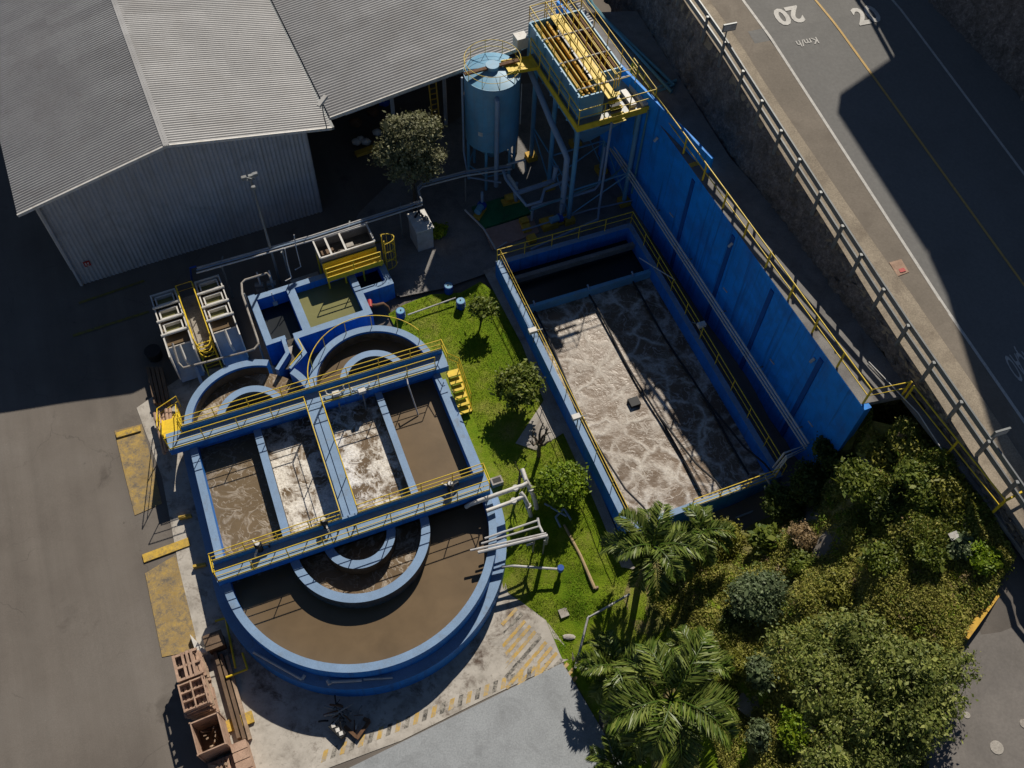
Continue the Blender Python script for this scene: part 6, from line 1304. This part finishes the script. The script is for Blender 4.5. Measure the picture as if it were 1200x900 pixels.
# ground cover of the slope and blades of the lawn, far too many to count
def inside(px, X, Y):
    q = [G(*p)[:2] for p in px]; ins = np.zeros(len(X), bool); j = len(q)-1
    for i in range(len(q)):
        cnd = ((q[i][1] > Y) != (q[j][1] > Y)) & (X < (q[j][0]-q[i][0])*(Y-q[i][1])/(q[j][1]-q[i][1]+1e-9)+q[i][0]); ins ^= cnd; j = i
    return ins
def cover(name, poly, n, leaf, mat, hmax, label, up=.5):
    q = np.array([G(*p)[:2] for p in poly]); mn, mx = q.min(0), q.max(0); X = rng.uniform(mn[0],mx[0],n*3); Y = rng.uniform(mn[1],mx[1],n*3); k = inside(poly, X, Y); X, Y = X[k][:n], Y[k][:n]
    z = np.concatenate([ztv(a, b) for a, b in zip(np.array_split(X, 40), np.array_split(Y, 40))])
    pat = .5+.5*np.sin(X*1.9+1.3*np.sin(Y*1.3))*np.sin(Y*1.7+1.1*np.sin(X*1.6)); h = hmax*(.25+.75*pat)*rng.random(len(X))
    m = len(X); C = np.c_[X, Y, z+h+.02]; Nn = rng.normal(size=(m,3))*.7+np.array((0,0,up)); Tt = rng.normal(size=(m,3))+np.array((0,0,.8)); L = leaf*rng.uniform(.5,1.4,m)
    V, F = quads(C, Nn, Tt, L, L*rng.uniform(.2,.5,m)); o = raw(name, V, F, mat); o['kind'] = 'stuff'; o['label'] = label
def scrub(name, poly, n, per, rad, leaf, mat, label):
    q = np.array([G(*p)[:2] for p in poly]); mn, mx = q.min(0), q.max(0); X = rng.uniform(mn[0],mx[0],n*4); Y = rng.uniform(mn[1],mx[1],n*4); k = inside(poly, X, Y); X, Y = X[k][:n], Y[k][:n]; m = len(X)
    z = ztv(X, Y); r = rad*rng.uniform(.5,1.4,m); d = rng.normal(size=(m,per,3)); d /= np.linalg.norm(d,axis=2)[...,None]; d[...,2] = np.abs(d[...,2])
    C = np.c_[X, Y, z][:,None,:]+d*(r[:,None]*rng.uniform(.45,1.05,(m,per)))[...,None]*np.array((1,1,.75)); C = C.reshape(-1,3); D = d.reshape(-1,3)
    Nn = D*.5+np.array((0,0,.7))+rng.normal(size=C.shape)*.5; Tt = D+rng.normal(size=C.shape)*.7; L = leaf*rng.uniform(.6,1.4,len(C)); V, F = quads(C, Nn, Tt, L, L*rng.uniform(.35,.6,len(C))); o = raw(name, V, F, mat); o['kind'] = 'stuff'; o['label'] = label
SLP = [(790,690),(830,660),(885,640),(940,615),(965,590),(1000,530),(1020,495),(1056,474),(1165,614),(1188,655),(1130,738),(1105,790),(1085,880),(1060,930),(900,930),(880,800),(830,720)]
scrub('ground_cover', SLP, 260, 70, .36, .10, LM['brownish'], 'low olive scrub covering the slope')
scrub('ground_cover', SLP, 190, 70, .34, .10, LM['mid'], 'low green scrub covering the slope')
scrub('ground_cover', SLP, 200, 60, .30, .10, LM['bright'], 'patches of bright weeds on the slope')
scrub('ground_cover', SLP, 460, 60, .30, .13, LM['grass'], 'pale grassy clumps on the slope')
scrub('ground_cover', SLP, 90, 50, .30, .10, LM['dry'], 'patches of dry weeds on the slope')
cover('ground_cover', [(760,700),(800,655),(850,645),(885,625),(940,605),(965,570),(1000,515),(1020,490),(1056,472),(1165,612),(1188,655),(1130,742),(1105,800),(1085,900),(1080,940),(860,940),(830,860),(800,760)], 130000, .13, LM['grass'], .4, 'matted weeds and grass covering the slope')
cover('ground_cover', [(960,590),(985,530),(1010,495),(1056,472),(1165,612),(1100,660),(1000,640)], 30000, .14, LM['mid'], .55, 'tangled leafy creepers covering the bank under the walkway')
cover('grass', [(457,368),(505,347),(540,345),(563,333),(583,347),(612,404),(632,447),(652,492),(690,575),(716,625),(760,660),(830,700),(830,860),(740,860),(662,772),(640,725),(612,704),(592,690),(600,640),(588,560),(545,470),(524,420),(478,387)], 90000, .055, LM['lawn'], .03, 'short rough grass of the lawn')
# ------------------------------------------------------------------ light, sky, camera
el = math.atan2(1, math.hypot(.23, 1.10)); azx, azy = .23, 1.10
w = bpy.data.worlds.new('World'); sc.world = w; w.use_nodes = True; nt = w.node_tree; nt.nodes.clear()
sky = nt.nodes.new('ShaderNodeTexSky'); sky.sky_type = 'NISHITA'; sky.sun_disc = False; sky.sun_elevation = el; sky.sun_rotation = math.atan2(azx, azy); sky.altitude = 2500; sky.air_density = 1.0; sky.dust_density = 1.0; sky.ozone_density = 2.0
bg = nt.nodes.new('ShaderNodeBackground'); bg.inputs[1].default_value = .05; wo = nt.nodes.new('ShaderNodeOutputWorld'); nt.links.new(sky.outputs[0], bg.inputs[0]); nt.links.new(bg.outputs[0], wo.inputs[0])
sd_ = bpy.data.lights.new('sun', 'SUN'); sd_.energy = 5.0; sd_.angle = math.radians(.53); sd_.color = (1.0, .93, .82)
so = bpy.data.objects.new('sun', sd_); COL.objects.link(so); v = Vector((azx, azy, 1.0)).normalized(); so.rotation_euler = v.to_track_quat('Z', 'Y').to_euler(); so.location = (20, 60, 60)
cd = bpy.data.cameras.new('camera'); cam = bpy.data.objects.new('camera', cd); COL.objects.link(cam)
Rb = RM@np.diag([1, -1, -1]); cam.matrix_world = Matrix([[*Rb[i], CAM[i]] for i in range(3)]+[[0,0,0,1]]); cd.sensor_width = 36; cd.lens = 36*FOC/1200; cd.clip_end = 6000; cd.clip_start = .5
sc.camera = cam
sc.view_settings.view_transform = 'Standard'; sc.view_settings.look = 'None'; sc.view_settings.gamma = 1; sc.view_settings.exposure = -.05; sc.view_settings.use_curve_mapping = False
sc.render.engine = 'CYCLES'; sc.cycles.use_denoising = True; sc.cycles.max_bounces = 6; sc.cycles.diffuse_bounces = 3; sc.cycles.transparent_max_bounces = 4; sc.cycles.use_adaptive_sampling = True
for o in bpy.data.objects:
    if '_w' in o: del o['_w']
